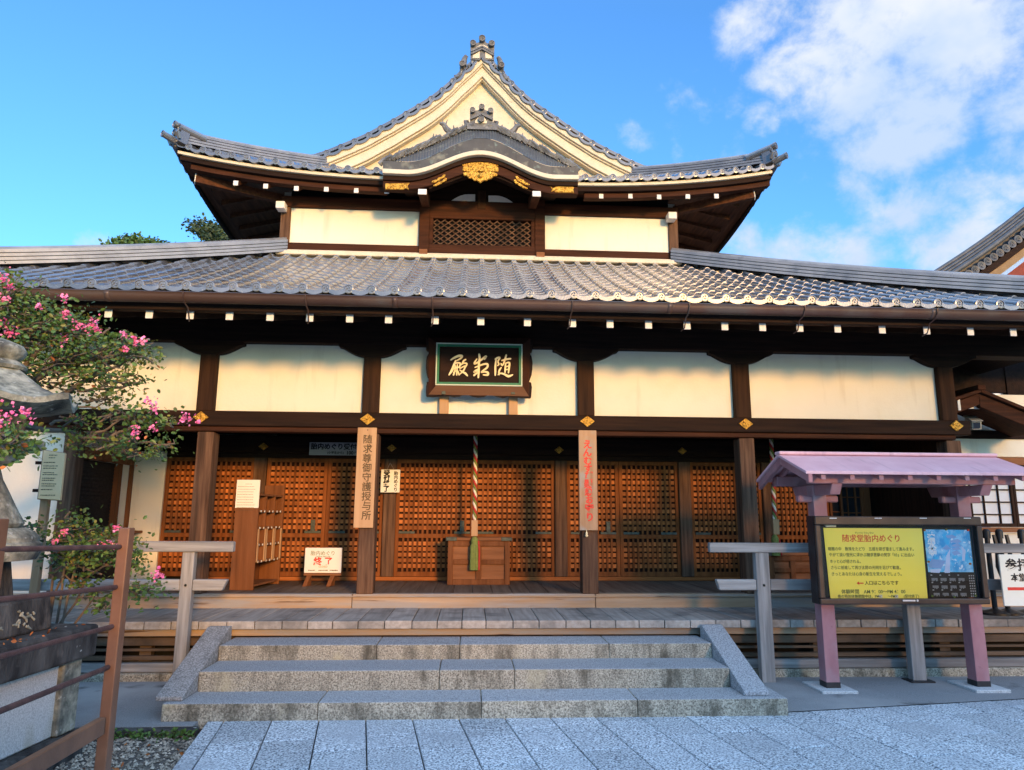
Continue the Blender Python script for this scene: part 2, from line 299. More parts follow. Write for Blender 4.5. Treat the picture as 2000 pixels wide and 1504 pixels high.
# ---- upper floor, sill, veranda
def planks(mb, x0, x1, y0, y1, z0, z1, w, gap, r):
    x = x0
    while x < x1:
        ww = w*r.uniform(.93, 1.07); mb.tone = r.uniform(-.14, .14); mb.box(x, min(x+ww-gap, x1), y0+r.uniform(-.006, .006), y1, z0, z1+r.uniform(-.002, .002)); x += ww
    mb.tone = 0; return mb
rr = random.Random(3)
planks(MB(), XL_, XR_, YD, YP-.003, ZDB, ZD, .252, .007, rr).build('veranda_deck', GRY, hall, .006, seg=2)
planks(MB(), XL_, XR_, YP+.12, YW+.2, ZS-.06, ZS-.012, .22, .005, rr).build('porch_floor', FLOOR, hall, .003)
for xa, xb in ((XL_, -1.30), (-1.296, 1.43), (1.434, 3.30), (3.304, XR_)):
    MB().box(xa, xb, YP-.002, YP+.118, ZD-.03, ZS).build('sill_beam', SILL, hall, .012, seg=2)
mb = MB(); mb.box(XL_, XR_, YP-.02, YP-.003, ZS-.034, ZS-.02); mb.build('sill_ledge', SILL, hall, .004)
# ---- under the floor
yu = YD+.09
MB().box(XL_, XR_, yu, yu+.1, ZDB-.075, ZDB-.004).build('edge_beam', SILL, hall, .006)
MB().box(XL_, XR_, yu+.05, yu+.1, .34, .415).build('underfloor_rail', UND, hall, .005)
MB().box(XL_, XR_, yu+.07, yu+.11, .285, .31).build('underfloor_slat', UND, hall, .004)
MB().box(XL_, XR_, yu+.05, yu+.10, .205, .245).build('underfloor_slat', UND, hall, .004)
MB().box(XL_, XR_, yu+.01, yu+.14, .10, .185).build('ground_sill', GRX, hall, .008)
MB().box(XL_, XR_, yu-.02, yu+.3, -.05, .098).build('foundation_stone', GRS, hall, .01)
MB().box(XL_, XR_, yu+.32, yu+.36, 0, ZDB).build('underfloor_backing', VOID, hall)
for x in np.arange(XL_, XR_, 1.35): MB().box(x, x+.11, yu+.115, yu+.2, .186, ZDB-.08).build('underfloor_post', UND, hall)
# ---- pillars
PX = [-5.60, at(394, 940, YP).x, at(714, 1100, YP).x, at(1153, 1100, YP).x, at(1466, 1000, YP).x, at(1862, 860, YP).x]
ZB0, ZB1 = at(940, 838, 8.2).z, at(940, 809, 8.2).z       # tie beam
PW = .093
for i, x in enumerate(PX):
    MB().box(x-PW, x+PW, YP-.004, YP+.2, ZS-.004, ZB0-.062).build('pillar', PILZ, hall, .014, seg=2)
ZK = at(940, 680, 8.3).z                                   # underside of the eave beam
WPX = [-5.60, at(404.5, 740, 8.25).x, at(725.5, 740, 8.25).x, at(1144.5, 740, 8.25).x, at(1448.5, 740, 8.25).x, at(1850, 760, 8.25).x]
for x in WPX:
    MB().box(x-.098, x+.098, 8.245, 8.42, ZB1+.003, ZK+.02).build('wall_post', DKZ, hall, .008)
MB().box(-6.0, PX[5]+.20, 8.19, 8.40, ZB0, ZB1).build('tie_beam', DKX, hall, .010)
tie = bpy.data.objects['tie_beam']
MB().box(-6.0, PX[5]+.02, 8.225, 8.38, ZB0-.058, ZB0-.004).build('lintel', EAVE, hall, .006)
MB().box(-6.6, 7.2, 8.20, 8.44, ZK, ZK+.42).build('eave_beam', DKX, hall, .008)
def diamond(px, py, Y, r, parent):
    c = at(px, py, Y); mb = MB(); pts = [(c.x-r*1.12, c.z), (c.x, c.z-r*.86), (c.x+r*1.12, c.z), (c.x, c.z+r*.86)]
    mb.prism(pts, Y-.018, Y+.004); mb.prism([(c.x+(a-c.x)*.62, c.z+(b-c.z)*.62) for a, b in pts], Y-.026, Y-.0185)
    mb.cyl((c.x, Y-.0265, c.z), (c.x, Y-.034, c.z), r*.17, n=8)
    return mb.build('diamond_fitting', GOLD, parent, .003)
for px, py in ((393, 815), (718, 819), (1147, 823), (1456, 828), (1867, 832)): diamond(px, py, 8.19, .078, tie)
for x in WPX:
    w, h = .395, .145
    pts = [(x-w, ZK+.02), (x-w, ZK-.03)] + [(x-w+.05+(w-.13)*t, ZK-.045-(h-.045)*math.sin(t*math.pi/2)) for t in np.linspace(0, 1, 7)]
    pts += [(2*x-a, b) for a, b in reversed(pts)]
    MB().prism(pts, 8.21, 8.41).build('bracket_arm', DKX, hall, .006)
edges = [-5.5]+WPX[1:]
for i in range(5):
    MB().box(WPX[i]+.095, WPX[i+1]-.095, 8.325, 8.40, ZB1-.01, ZK+.01).build('wall_panel', PLA, hall)
# ---- porch ceiling
MB().box(-6, 6, 8.4, YW+.1, ZB1-.02, ZB1+.04).build('porch_ceiling', DKY, hall)
# ---- lattice wall at the back of the porch
zt = at(940, 898, YW).z; zr = at(940, 1047, YW).z; zb = ZS-.005
MB().box(-4.55, 6.2, YW-.03, YW+.10, zt+.30, ZB1-.021).build('frieze_board', DKX, hall, .004)
MB().box(-4.55, 6.2, YW-.10, YW+.10, zt+.065, zt+.299).build('inner_beam', DKX, hall, .008)
inner = bpy.data.objects['inner_beam']
MB().box(-4.55, 6.2, YW-.05, YW+.08, zt-.004, zt+.062).build('door_head', DKX, hall, .005)
MB().box(-3.6, 6.2, YW-.06, YW+.08, zb, zb+.05).build('door_sill', LATX, hall, .005)
for px, py in ((515, 872), (765, 875), (1092, 879), (1332, 881)): diamond(px, py, YW-.10, .06, inner)
IPX = [at(505, 1000, YW).x, at(761, 1000, YW).x, at(1095, 1000, YW).x, at(1337, 1000, YW).x, at(1500, 1000, YW).x, 5.2]
for x in IPX[:5]:
    MB().box(x-.085, x+.085, YW-.075, YW+.07, zb+.052, zt-.006).build('door_post', PILZ, hall, .008)
def door(x0, x1, seed):
    r = random.Random(seed); w = x1-x0
    mb = MB(); y0, y1 = YW-.028, YW+.012; st = .05
    mb.box(x0, x0+st, y0, y1, zb+.052, zt-.006); mb.box(x1-st, x1, y0, y1, zb+.052, zt-.006)
    mb.box(x0+st-.001, x1-st+.001, y0-.002, y1-.001, zr-.028, zr+.028); mb.box(x0+st-.001, x1-st+.001, y0+.001, y1-.001, zt-.06, zt-.007); mb.box(x0+st-.001, x1-st+.001, y0+.001, y1-.001, zb+.053, zb+.115)
    d = mb.build('lattice_door', LATZ, hall, .003)
    n = max(4, round((w-2*st)/.066)); p = (w-2*st)/n
    for nm, a, b in (('lower_lattice', zb+.116, zr-.029), ('upper_lattice', zr+.029, zt-.061)):
        v = MB(); m = round((b-a)/.078); q = (b-a)/m
        for k in range(1, n): x = x0+st+p*k; v.mi = 0; v.tone = r.uniform(-.22, .22); v.box(x-.0135, x+.0135, y0+.004, y0+.022, a, b)
        v.mi = 1
        for k in range(1, m):
            z = a+q*k
            for c in range(n): v.tone = r.uniform(-.30, .45); v.box(x0+st+p*c, x0+st+p*(c+1)-.0004, y0+.0225, y0+.034, z-.0255, z+.0255)
        v.build(nm, [LATZ, LATX], d)
    MB().box(x0+.003, x1-.003, y1+.016, y1+.03, zb+.06, zt+.03).build('backing_board', LATB, d)
    return d
def hinge(d, x, vertical=False):
    mb = MB(); mb.box(x-.11, x+.11, YW-.040, YW-.0305, zr+.030, zr+.062)
    if vertical: mb.box(x-.028, x+.028, YW-.041, YW-.0305, zr+.0625, zr+.21)
    mb.build('hinge_plate', IRON, d, .002)
s = 0
for (a, b, split) in ((IPX[0]-1.27, IPX[0]-.085, None), (IPX[0]+.085, IPX[1]-.085, at(637, 1000, YW).x), (IPX[1]+.085, IPX[2]-.085, at(926, 1000, YW).x), (IPX[2]+.085, IPX[3]-.085, at(1209, 1000, YW).x), (IPX[3]+.085, IPX[4]-.085, None)):
    segs = [(a, b)] if split is None else [(a, split-.002), (split+.002, b)]
    for j, (p, q) in enumerate(segs):
        s += 1; d = door(p, q, s)
        hinge(d, p+.16); hinge(d, q-.16, j == 0 and len(segs) == 2)
x = IPX[4]+.085
d = door(x, x+.80, 31)
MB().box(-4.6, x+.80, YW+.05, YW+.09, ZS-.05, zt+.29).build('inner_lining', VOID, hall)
MB().box(5.80, 5.93, 8.46, 10.10, ZS-.05, ZB1-.03).build('side_boarding', DKZ, hall)
for xx in (-5.95, 6.0): MB().box(xx-.06, xx+.06, 10.11 if xx > 0 else 8.45, 18, 0, 4.2).build('side_wall', PLA, hall)
MB().box(-6, 6, 17.9, 18, 0, 8.5).build('rear_wall', PLA, hall)
# dark opening on the right with glazed shoji leaves
xo0, xo1 = x+.80, 5.9
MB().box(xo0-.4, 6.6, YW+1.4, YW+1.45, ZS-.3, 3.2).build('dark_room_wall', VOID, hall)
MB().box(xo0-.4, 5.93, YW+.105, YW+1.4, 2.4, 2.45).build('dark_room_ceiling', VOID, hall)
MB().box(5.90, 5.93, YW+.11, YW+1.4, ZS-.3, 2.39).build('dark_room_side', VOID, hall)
def shoji(x0, x1, z0, z1, y, nx, nz, parent, name='glazed_screen', pane=None):
    mb = MB(); t = .035
    mb.box(x0, x0+t, y, y+.035, z0, z1); mb.box(x1-t, x1, y, y+.035, z0, z1); mb.box(x0+t, x1-t, y, y+.034, z0, z0+t*1.4); mb.box(x0+t, x1-t, y, y+.034, z1-t*1.2, z1)
    for k in range(1, nx): xx = x0+(x1-x0)*k/nx; mb.box(xx-.008, xx+.008, y+.006, y+.03, z0+t*1.4, z1-t*1.2)
    for k in range(1, nz): zz = z0+(z1-z0)*k/nz; mb.box(x0+t, x1-t, y+.007, y+.029, zz-.008, zz+.008)
    f = mb.build(name, BRZ if pane is None else DKZ, parent, .002)
    MB().box(x0+t, x1-t, y+.031, y+.0345, z0+t, z1-t).build('pane', pane or SMOKE, f)
    return f
SMOKE = mat('smoked_glass', (.02, .022, .025), rough=.08, spec=.6, bump=0)
PAPR = mat('shoji_paper', (.66, .68, .70), (.74, .75, .76), scale=2, rough=.85, bump=.03)
shoji(xo0+.02, xo0+.42, zb+.06, zt-.1, YW-.02, 2, 5, hall)
shoji(5.28, 5.62, zb+.5, zt-.05, YW-.05, 3, 5, hall)
MB().box(5.62, 5.72, YW-.06, YW+.05, zb, zt).build('door_post', BRZ, hall, .005)
# ---- the ticket booth bay on the left: return wall, shuttered window, counter
bx0, by0, bx1, by1 = at(122, 950, 8.3).x, 8.42, at(254, 1000, YW).x, YW-.02
def on(t, off=0):                        # point on the return wall
    dx, dy = bx1-bx0, by1-by0; l = math.hypot(dx, dy); return (bx0+dx*t+dy/l*off, by0+dy*t-dx/l*off)
def wallbox(mb, t0, t1, o0, o1, z0, z1):
    p = [on(t0, o0), on(t0, o1), on(t1, o1), on(t1, o0)]
    return mb.hexa([(x, y, z0) for x, y in p]+[(x, y, z1) for x, y in p])
w0, w1 = at(200, 1030, 9.2).z, at(200, 902, 9.2).z
mb = MB(); wallbox(mb, 0, 1, -.08, -.004, ZS-.1, w0-.05); wallbox(mb, 0, 1, -.08, -.004, w1+.14, ZB1); wallbox(mb, .78, .92, -.08, -.004, w0-.049, w1+.139)
mb.build('booth_wall', PLA, hall)
bw = wallbox(MB(), .12, .70, -.06, -.04, w0, w1).build('shutter', SHUT, hall)
mb = MB(); z = w0+.03
while z < w1-.02: wallbox(mb, .125, .695, -.0395, -.028, z, z+.03); z += .045
mb.build('shutter_slats', SHUT, bw)
mb = MB(); 
for q in ((0, .115, -.02, .03, w0-.05, w1+.139), (.70, .775, -.05, .02, w0-.049, w1), (.925, 1, -.03, .025, w0-.049, w1+.1)): wallbox(MB(), *q).build('booth_frame', BRZ, hall, .004)
mb = MB(); wallbox(mb, .116, .924, -.03, .035, w1+.001, w1+.138); mb.build('booth_lintel', BRX, hall, .004)
mb = MB(); wallbox(mb, -.02, .97, .0, .22, w0-.082, w0-.052); mb.build('counter', BRX, hall, .004)
mb = MB(); wallbox(mb, .05, .95, .005, .04, ZS-.02, w0-.3); mb.build('booth_skirting', SHUT, hall)
# yellow-lit end wall between booth and first pillar, and the white wall beyond the booth
MB().box(bx1, IPX[0]-1.27, YW-.06, YW+.02, ZS, zt+.064).build('wall_panel', PLA, hall)
MB().box(-7.2, bx0-.02, 8.33, 8.41, ZS-.02, ZB0-.06).build('wall_panel', PLA, hall)
MB().box(bx0-.02, bx0+.13, 8.26, 8.44, ZS-.01, ZB0-.062).build('booth_post', PILZ, hall, .008)
MB().box(-4.0, -2.7, YW-.045, YW-.031, zt+.31, ZB1-.08).build('frieze_panel', PLA, hall)

# ================================================================== tiled slopes
def roof_sheet(mb, u0, u1, s, prof, D, place, wmax, wmin=None, rad=.041, sag=.014, Lr=.205, step=.009, lift=None, ends=True, axis=None, up=None):
    n = round((u1-u0)/s); s = (u1-u0)/n
    rows = int(math.ceil(D/Lr))
    loc = [(-rad*math.cos(a), rad*.95*math.sin(a)+.004) for a in np.linspace(0, math.pi, 8)]
    half = s/2-rad
    loc += [(rad+2*half*q, -sag*(1-(2*q-1)**2)*1.0-.0) for q in (.2, .5, .8)] + [(s-rad, .004)]
    for j in range(n+1):
        c = u0+s*j
        for k in range(rows):
            wl, wh = k*Lr, min((k+1)*Lr, D)
            A = []; B = []; Wm = []
            mb.tone = random.uniform(-.24, .22); jz = random.uniform(-.002, .003)
            for (t, h) in loc:
                u = c+t; m = wmax(u); Wm.append(m)
                a, b = min(wl, m), min(wh, m)
                lf = lift(u) if lift else 0
                A.append(place(u, a, prof(a)+lf+h+step+jz)); B.append(place(u, b, prof(b)+lf+h))
            if max(Wm) <= wl+1e-4 or (j == n and False): continue
            m = 8 if j == n else len(loc)
            ia = mb.vs(A); ib = mb.vs(B)
            lowv = mb.vs([(p[0], p[1], p[2]-step-.004) for p in A])
            for i in range(m-1):
                mb.face((ia+i, ia+i+1, ib+i+1, ib+i)); mb.face((lowv+i, lowv+i+1, ia+i+1, ia+i))
        if ends and wmax(c) > .02:
            lf = lift(c) if lift else 0
            q = Vector(place(c, -.012, prof(0)+lf+.012)); ax = Vector(place(c, -1, 0))-Vector(place(c, 0, 0))
            mb.tone = random.uniform(.05, .45); mb.disc(q, (ax.x, ax.y, ax.z-.02), rad*1.19, .05)
            if j < n:                                    # hanging lip of the pan tile
                pts = [(rad*.8+(s-1.6*rad)*q2, -sag*(1-(2*q2-1)**2)*1.6+.004) for q2 in np.linspace(0, 1, 6)]
                a = mb.vs([place(c+t, -.014, prof(0)+(lift(c+t) if lift else 0)+h+step*.6) for t, h in pts]); b = mb.vs([place(c+t, -.014, prof(0)+(lift(c+t) if lift else 0)+h-.036) for t, h in pts])
                a2 = mb.vs([place(c+t, .03, prof(0)+(lift(c+t) if lift else 0)+h+step*.6) for t, h in pts]); b2 = mb.vs([place(c+t, .03, prof(0)+(lift(c+t) if lift else 0)+h-.036) for t, h in pts])
                for i in range(5): mb.face((a+i, a+i+1, b+i+1, b+i)); mb.face((a+i, a+i+1, a2+i+1, a2+i)); mb.face((b+i, b+i+1, b2+i+1, b2+i))
    us = [u0-rad+(u1-u0+2*rad)*k/60 for k in range(61)]; under = -.05
    for k in range(60):
        a, b = wmax(us[k]), wmax(us[k+1])
        if a+b < .01: continue
        la, lb = (lift(us[k]), lift(us[k+1])) if lift else (0, 0); g = []
        for q in np.linspace(0, 1, 5): g.append((place(us[k], a*q, prof(a*q)+la+under), place(us[k+1], b*q, prof(b*q)+lb+under)))
        if k == 0 or wmax(us[k-1])+a < .01: prev = mb.vs([x[0] for x in g])
        nx = mb.vs([x[1] for x in g])
        for q in range(4): mb.face((prev+q, nx+q, nx+q+1, prev+q+1))
        prev = nx
    mb.tone = 0
def ridge(mb, pts, w, h, layers, top=.05):
    """stacked ridge tiles swept along a line"""
    pts = [O3(p) for p in pts]; sec = []
    lh = h/layers
    for i in range(layers):
        ww = w/2*(1-.10*i/layers); sec += [(ww, i*lh), (ww, i*lh+lh*.72), (ww-.022, i*lh+lh*.74), (ww-.022, i*lh+lh*.98)]
    sec += [(top*math.cos(a), h+top*math.sin(a)) for a in np.linspace(0, math.pi, 7)]
    sec += [(-a, b) for a, b in reversed(sec[:layers*4])]
    prev = None
    for i, p in enumerate(pts):
        d = pts[min(i+1, len(pts)-1)]-pts[max(i-1, 0)]; x = Vector((d.y, -d.x, 0)).normalized()
        r = mb.vs([p+x*a+Vector((0, 0, b)) for a, b in sec])
        mb.tone = random.uniform(-.06, .06)
        if prev is not None:
            for k in range(len(sec)-1): mb.face((prev+k, prev+k+1, r+k+1, r+k))
        else: mb.face([r+k for k in range(len(sec))])
        prev = r
    mb.face([prev+k for k in range(len(sec))]); mb.tone = 0
# ---- lower roof
YE = 6.9; DE = YV-YE
ZE = at(940, 573, YE).z; ZT = at(940, 507.5, YV).z
def zl(w): t = w/DE; return ZE+(ZT-ZE)*(.84*t+.16*t*t)
HB, HE = 2.91, 7.3                       # hip: half width at the wall, at the eave corner
def hipw(u): a = abs(u-X0); return DE if a < HB else max(0, DE*(HE-a)/(HE-HB))
mb = MB(); sp = .2275
roof_sheet(mb, X0-32*sp, X0+32*sp, sp, zl, DE, lambda u, w, z: (u, YE+w, z), hipw)
lroof = mb.build('lower_roof', TILE, hall, smooth=50)
SD = HE-HB
def zside(w): t = w/SD; return ZE+(ZT-ZE)*(.84*t+.16*t*t)
for sg in (1, -1):
    mb = MB()
    roof_sheet(mb, YE, YE+30*.245, .245, zside, SD, lambda u, w, z: (X0+sg*(HE-w), u, z), lambda u: min(SD, max(0, (u-YE)/DE*SD)), Lr=.5)
    mb.build('side_slope', TILE, lroof, smooth=50)
for sg in (1, -1):
    pts = []
    for t in np.linspace(0, 1, 15): pts.append((X0+sg*(HB-.1+(HE-HB+.1)*t), YV-DE*t, zl(DE*(1-t))+.02+.05*t**2))
    mb = MB(); ridge(mb, pts, .22, .19, 4, .055); mb.build('hip_ridge', RIDG, lroof, smooth=40)
mb = MB(); mb.box(X0-HB, X0+HB, YV-.12, YV-.002, ZT-.03, ZT+.028); mb.box(X0-HB, X0+HB, YV-.09, YV-.003, ZT+.0285, ZT+.052)
mb.build('flashing', CREAM, lroof, .008)
# soffit, eave boards, gutter, rafters
mb = MB()
zso = lambda y: ZE-.17+(y-YE)*.30
mb.hexa([(-7.1, YE+.02, zso(YE)), (7.35, YE+.02, zso(YE)), (7.35, 8.6, zso(8.6)), (-7.1, 8.6, zso(8.6)), (-7.1, YE+.02, zso(YE)+.03), (7.35, YE+.02, zso(YE)+.03), (7.35, 8.6, zso(8.6)+.03), (-7.1, 8.6, zso(8.6)+.03)])
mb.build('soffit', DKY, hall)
for sg in (1, -1):
    xa, xb = X0+sg*7.2, X0+sg*5.7
    mb = MB(); mb.hexa([(xa, 8.61, zso(YE)), (xb, 8.61, zso(8.6)), (xb, 16, zso(8.6)), (xa, 16, zso(YE)), (xa, 8.61, zso(YE)+.03), (xb, 8.61, zso(8.6)+.03), (xb, 16, zso(8.6)+.03), (xa, 16, zso(YE)+.03)])
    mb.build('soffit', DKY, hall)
za = at(940, 606, YE).z; zc_ = at(940, 617, YE).z
MB().box(-7.15, 7.4, YE+.01, YE+.06, zc_, ZE-.045).build('eave_board', DKX, hall, .004)
MB().box(-7.15, 7.4, YE+.062, YE+.16, zc_+.012, ZE-.06).build('eave_batten', EAVE, hall, .004)
gz = at(940, 589, YE-.09).z-.0; gy = YE-.095
gut = MB(); sec = [(gy+.072*math.cos(a), gz+.082*math.sin(a)) for a in np.linspace(math.pi, 2*math.pi, 11)]
sec = [(gy-.080, gz+.012), (gy-.072, gz+.012)][::-1][:1]+[(gy-.079, gz+.004)]+sec
xs = np.linspace(-7.3, 7.5, 9); prev = None
for x in xs:
    r = gut.vs([(x, y, z-.004*(x-X0)*0) for y, z in sec])
    if prev is not None:
        for k in range(len(sec)-1): gut.face((prev+k, prev+k+1, r+k+1, r+k))
    prev = r
for x in np.arange(-6.3, 7.4, 2.75):                       # joint sleeves
    a = gut.vs([(x, gy+.0745*math.cos(q), gz+.085*math.sin(q)) for q in np.linspace(math.pi, 2*math.pi, 11)]); b = gut.vs([(x+.05, gy+.0745*math.cos(q), gz+.085*math.sin(q)) for q in np.linspace(math.pi, 2*math.pi, 11)])
    for k in range(10): gut.face((a+k, a+k+1, b+k+1, b+k))
gutter = gut.build('rain_gutter', GUT, hall, smooth=60)
sm = gutter.modifiers.new('thick', 'SOLIDIFY'); sm.thickness = .004
hk = None
for px in (362, 599, 845, 1116, 1342, 1565, 1820):
    g = at(px, 600, gy)
    if hk is None:
        hk = MB().tube([(g.x, gy-.083, gz+.01), (g.x, gy-.078, gz-.04), (g.x, gy-.03, gz-.088), (g.x, gy+.06, gz-.11), (g.x, gy+.11, gz-.20), (g.x-.02, gy+.17, gz-.22)], .007, 5).build('gutter_hook', GUT, gutter, smooth=60); hx = g.x
    else:
        o = hk.copy(); S.collection.objects.link(o); o.parent = gutter; o.location.x = g.x-hx
RX = [211, 291, 371, 448, 527.5, 605, 683, 759, 850, 939, 1030, 1118, 1191, 1266, 1341, 1414.5, 1488, 1560.5, 1634, 1720.5, 1807, 1892, 1975]
zr0, zr1 = at(940, 635, YE+.10).z, at(940, 617.5, YE+.10).z
raf0 = None
xs = [at(p, 625, YE+.10).x for p in RX]; xs = [xs[0]-.45*k for k in (3, 2, 1)]+xs+[xs[-1]+.46, xs[-1]+.92]
for x in xs:
    if raf0 is None:
        rx0 = x; y0 = YE+.10; w = .034
        raf0 = MB().hexa([(x-w, y0, zr0), (x+w, y0, zr0), (x+w, 8.22, zr0+.36), (x-w, 8.22, zr0+.36), (x-w, y0, zr1), (x+w, y0, zr1), (x+w, 8.22, zr1+.36), (x-w, 8.22, zr1+.36)]).build('rafter', DKY, hall, .004)
        cap0 = MB().box(x-w-.002, x+w+.002, y0-.012, y0-.001, zr0-.003, zr1+.003).build('end_cap', WHT, raf0, .004)
    else:
        o = raf0.copy(); S.collection.objects.link(o); o.parent = hall; o.location.x = x-rx0
        c = cap0.copy(); S.collection.objects.link(c); c.parent = o
# ================================================================== UPPER STOREY
UB, UT = at(940, 507, YV).z, at(940, 404, YV).z
uz = lambda py: at(940, py, YV).z
UXL, UXR = X0-2.905, X0+2.905; UI = .766
MB().box(UXL-.02, UXR+.02, YV-.03, YV+.12, UB, uz(484.5)).build('upper_ground_beam', EAVE, hall, .008)
MB().box(UXL-.0, UXR+.0, YV-.045, YV+.11, uz(416), uz(396)).build('upper_head_beam', EAVE, hall, .008)
for x in (UXL+.075, UXR-.075): MB().box(x-.07, x+.07, YV-.02, YV+.12, uz(484.3), uz(416.2)).build('upper_post', PILZ, hall, .008)
for x in (X0-UI-.075, X0+UI+.075):
    MB().box(x-.075, x+.075, YV-.06, YV+.12, uz(498), uz(381)).build('upper_post', EAVE, hall, .008)
    MB().box(x-.06, x+.06, YV-.12, YV-.062, uz(505), uz(495)).build('post_foot', BRX, hall, .006)
for a, b in ((UXL+.145, X0-UI-.15), (X0+UI+.15, UXR-.145)):
    MB().box(a, b, YV+.02, YV+.10, uz(484.2), uz(416.4)).build('upper_wall_panel', PLA, hall)
MB().box(UXL, UXL+.1, YV+.13, 18, UB-.1, uz(380)).build('upper_side_wall', PLA, hall)
MB().box(UXR-.1, UXR, YV+.13, 18, UB-.1, uz(380)).build('upper_side_wall', PLA, hall)
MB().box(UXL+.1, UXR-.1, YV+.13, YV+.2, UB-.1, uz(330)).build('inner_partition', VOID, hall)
# central latticed window
lw = MB()
lw.box(X0-UI, X0+UI, YV-.055, YV+.03, uz(505), uz(481.5)); lw.box(X0-UI, X0+UI, YV-.05, YV+.03, uz(431), uz(409))
lw.box(X0-UI, X0-UI+.055, YV-.045, YV+.03, uz(481.3), uz(431.2)); lw.box(X0+UI-.055, X0+UI, YV-.045, YV+.03, uz(481.3), uz(431.2))
lwo = lw.build('window_frame', EAVE, hall, .006)
mb = MB(); ax0, ax1, az0, az1 = X0-UI+.056, X0+UI-.056, uz(480), uz(432); n = 13; cw = (ax1-ax0)/n; sl_ = .76
hh = az1-az0
def clipseg(xa, za, xb, zb_):
    if xa > xb: xa, za, xb, zb_ = xb, zb_, xa, za
    k = (zb_-za)/(xb-xa)
    if xa < ax0: za += k*(ax0-xa); xa = ax0
    if xb > ax1: zb_ += k*(ax1-xb); xb = ax1
    return (xa, za, xb, zb_) if xb-xa > .01 else None
for sg, yo in ((1, -.016), (-1, -.003)):
    for k in range(-12, n+12):
        xs_ = ax0+cw*k; c = clipseg(xs_, az0, xs_+sg*hh/sl_, az1)
        if c: mb.bar((c[0], YV+yo, c[1]), (c[2], YV+yo, c[3]), .012, .015)
mb.build('diamond_lattice', PILZ, lwo)
MB().box(ax0, ax1, YV+.04, YV+.06, az0, az1).build('dark_backing', VOID, lwo)
# arched plaster lights above it
def arcpoly(sg):
    pts = []
    for t in np.linspace(0, 1, 10):
        px = 941+sg*(13+62*t); pts.append((px, 380.5+26*max(0, (t-.25)/.75)**1.8))
    return pts+[(941+sg*13, 407)]
for sg in (-1, 1):
    pp = [at(a, b+(1.5 if sg > 0 else -1), YV-.03) for a, b in arcpoly(sg)]
    MB().prism([(p.x, p.z) for p in pp], YV-.03, YV-.01).build('arched_panel', WHT, hall)
MB().box(X0-UI, X0+UI, YV-.008, YV+.1, uz(409), uz(300)).build('arch_backing', DKX, hall)
p0, p1 = at(932.5, 408, YV-.06), at(949.5, 372, YV-.06); MB().box(p0.x, p1.x-.0, YV-.06, YV-.009, p0.z, p1.z).build('arch_strut', DKZ, hall, .006)
# ---- upper eaves
YU = 9.15; HU = 4.22; CXU = at(941, 341, YU).x
ZU0 = at(941, 341.5, YU).z
def lift(u): return .30*max(0, (abs(u-CXU)-.9)/(HU-.9))**2.3
ZF = lambda x: at(941, 350, YU).z+lift(x)
VERGE = [(941.7, 104.8), (925, 122.5), (904, 141), (885, 160), (864.6, 178), (842.6, 194.6), (818.7, 209.6), (794, 224), (770, 238.5), (744.5, 252), (720.6, 265.4), (693, 277.7), (666.7, 288.7), (639, 300), (611, 309), (584, 317.6)]
YG = 10.65; HD = 1.62
vp_ = [at(x, y, YG) for x, y in VERGE]; VX = [CXU-p.x for p in vp_]; VX[0] = 0; VZ = [p.z for p in vp_]
DU = HU
EX = [HU-v for v in VX][::-1]; EZ = VZ[::-1]; EX = [0, .5]+EX[0:]; EZ = [ZU0, ZU0+(EZ[0]-ZU0)*.30]+EZ
if EX[2] < EX[1]: EX.pop(1); EZ.pop(1)
zroof = lambda w: float(np.interp(w, EX, EZ))
KX0, KX1 = at(748, 335, 8.99).x, at(1129, 340, 8.99).x
uroof = None
SKD = YG-YU
spU = .1985
mb = MB(); mb.box(CXU-2.7, CXU+2.7, YG+.3, 17.8, ZU0+.25, ZU0+.40); uroof = mb.build('upper_roof', DKY, hall)
zsk = lambda w: ZU0+.455*w+.01*w*w
def skw(u):
    a = abs(u-CXU); return min(SKD+.1, max(0, (HU-a)*SKD/HD))
for (a, b) in ((CXU-HU+.02, CXU-HU+.02+round((KX0-(CXU-HU))/spU)*spU-.03), (CXU+HU-.02-round(((CXU+HU)-KX1)/spU)*spU+.03, CXU+HU-.02)):
    mb = MB(); roof_sheet(mb, a, b, spU, zsk, SKD+.1, lambda u, w, z: (u, YU+w, z), skw, lift=lift, rad=.039)
    mb.build('front_slope', TILE, uroof, smooth=50)
for sg in (1, -1):
    mb = MB()
    sl_ft = lambda u: .30*max(0, 1-(u-YU)/3.2)**2.3
    roof_sheet(mb, YU, YU+9*.2, .2, lambda w: zsk(w*SKD/HD), HD+.1, lambda u, w, z: (CXU+sg*(HU-w), u, z), lambda u: min(HD, max(0, u-YU)*HD/SKD), Lr=.26, rad=.039, lift=sl_ft)
    roof_sheet(mb, YU+10*.2, YU+36*.2, .2, zroof, DU, lambda u, w, z: (CXU+sg*(HU-w), u, z), lambda u: DU, Lr=.26, rad=.039, lift=sl_ft)
    mb.build('side_slope', TILE, uroof, smooth=50)
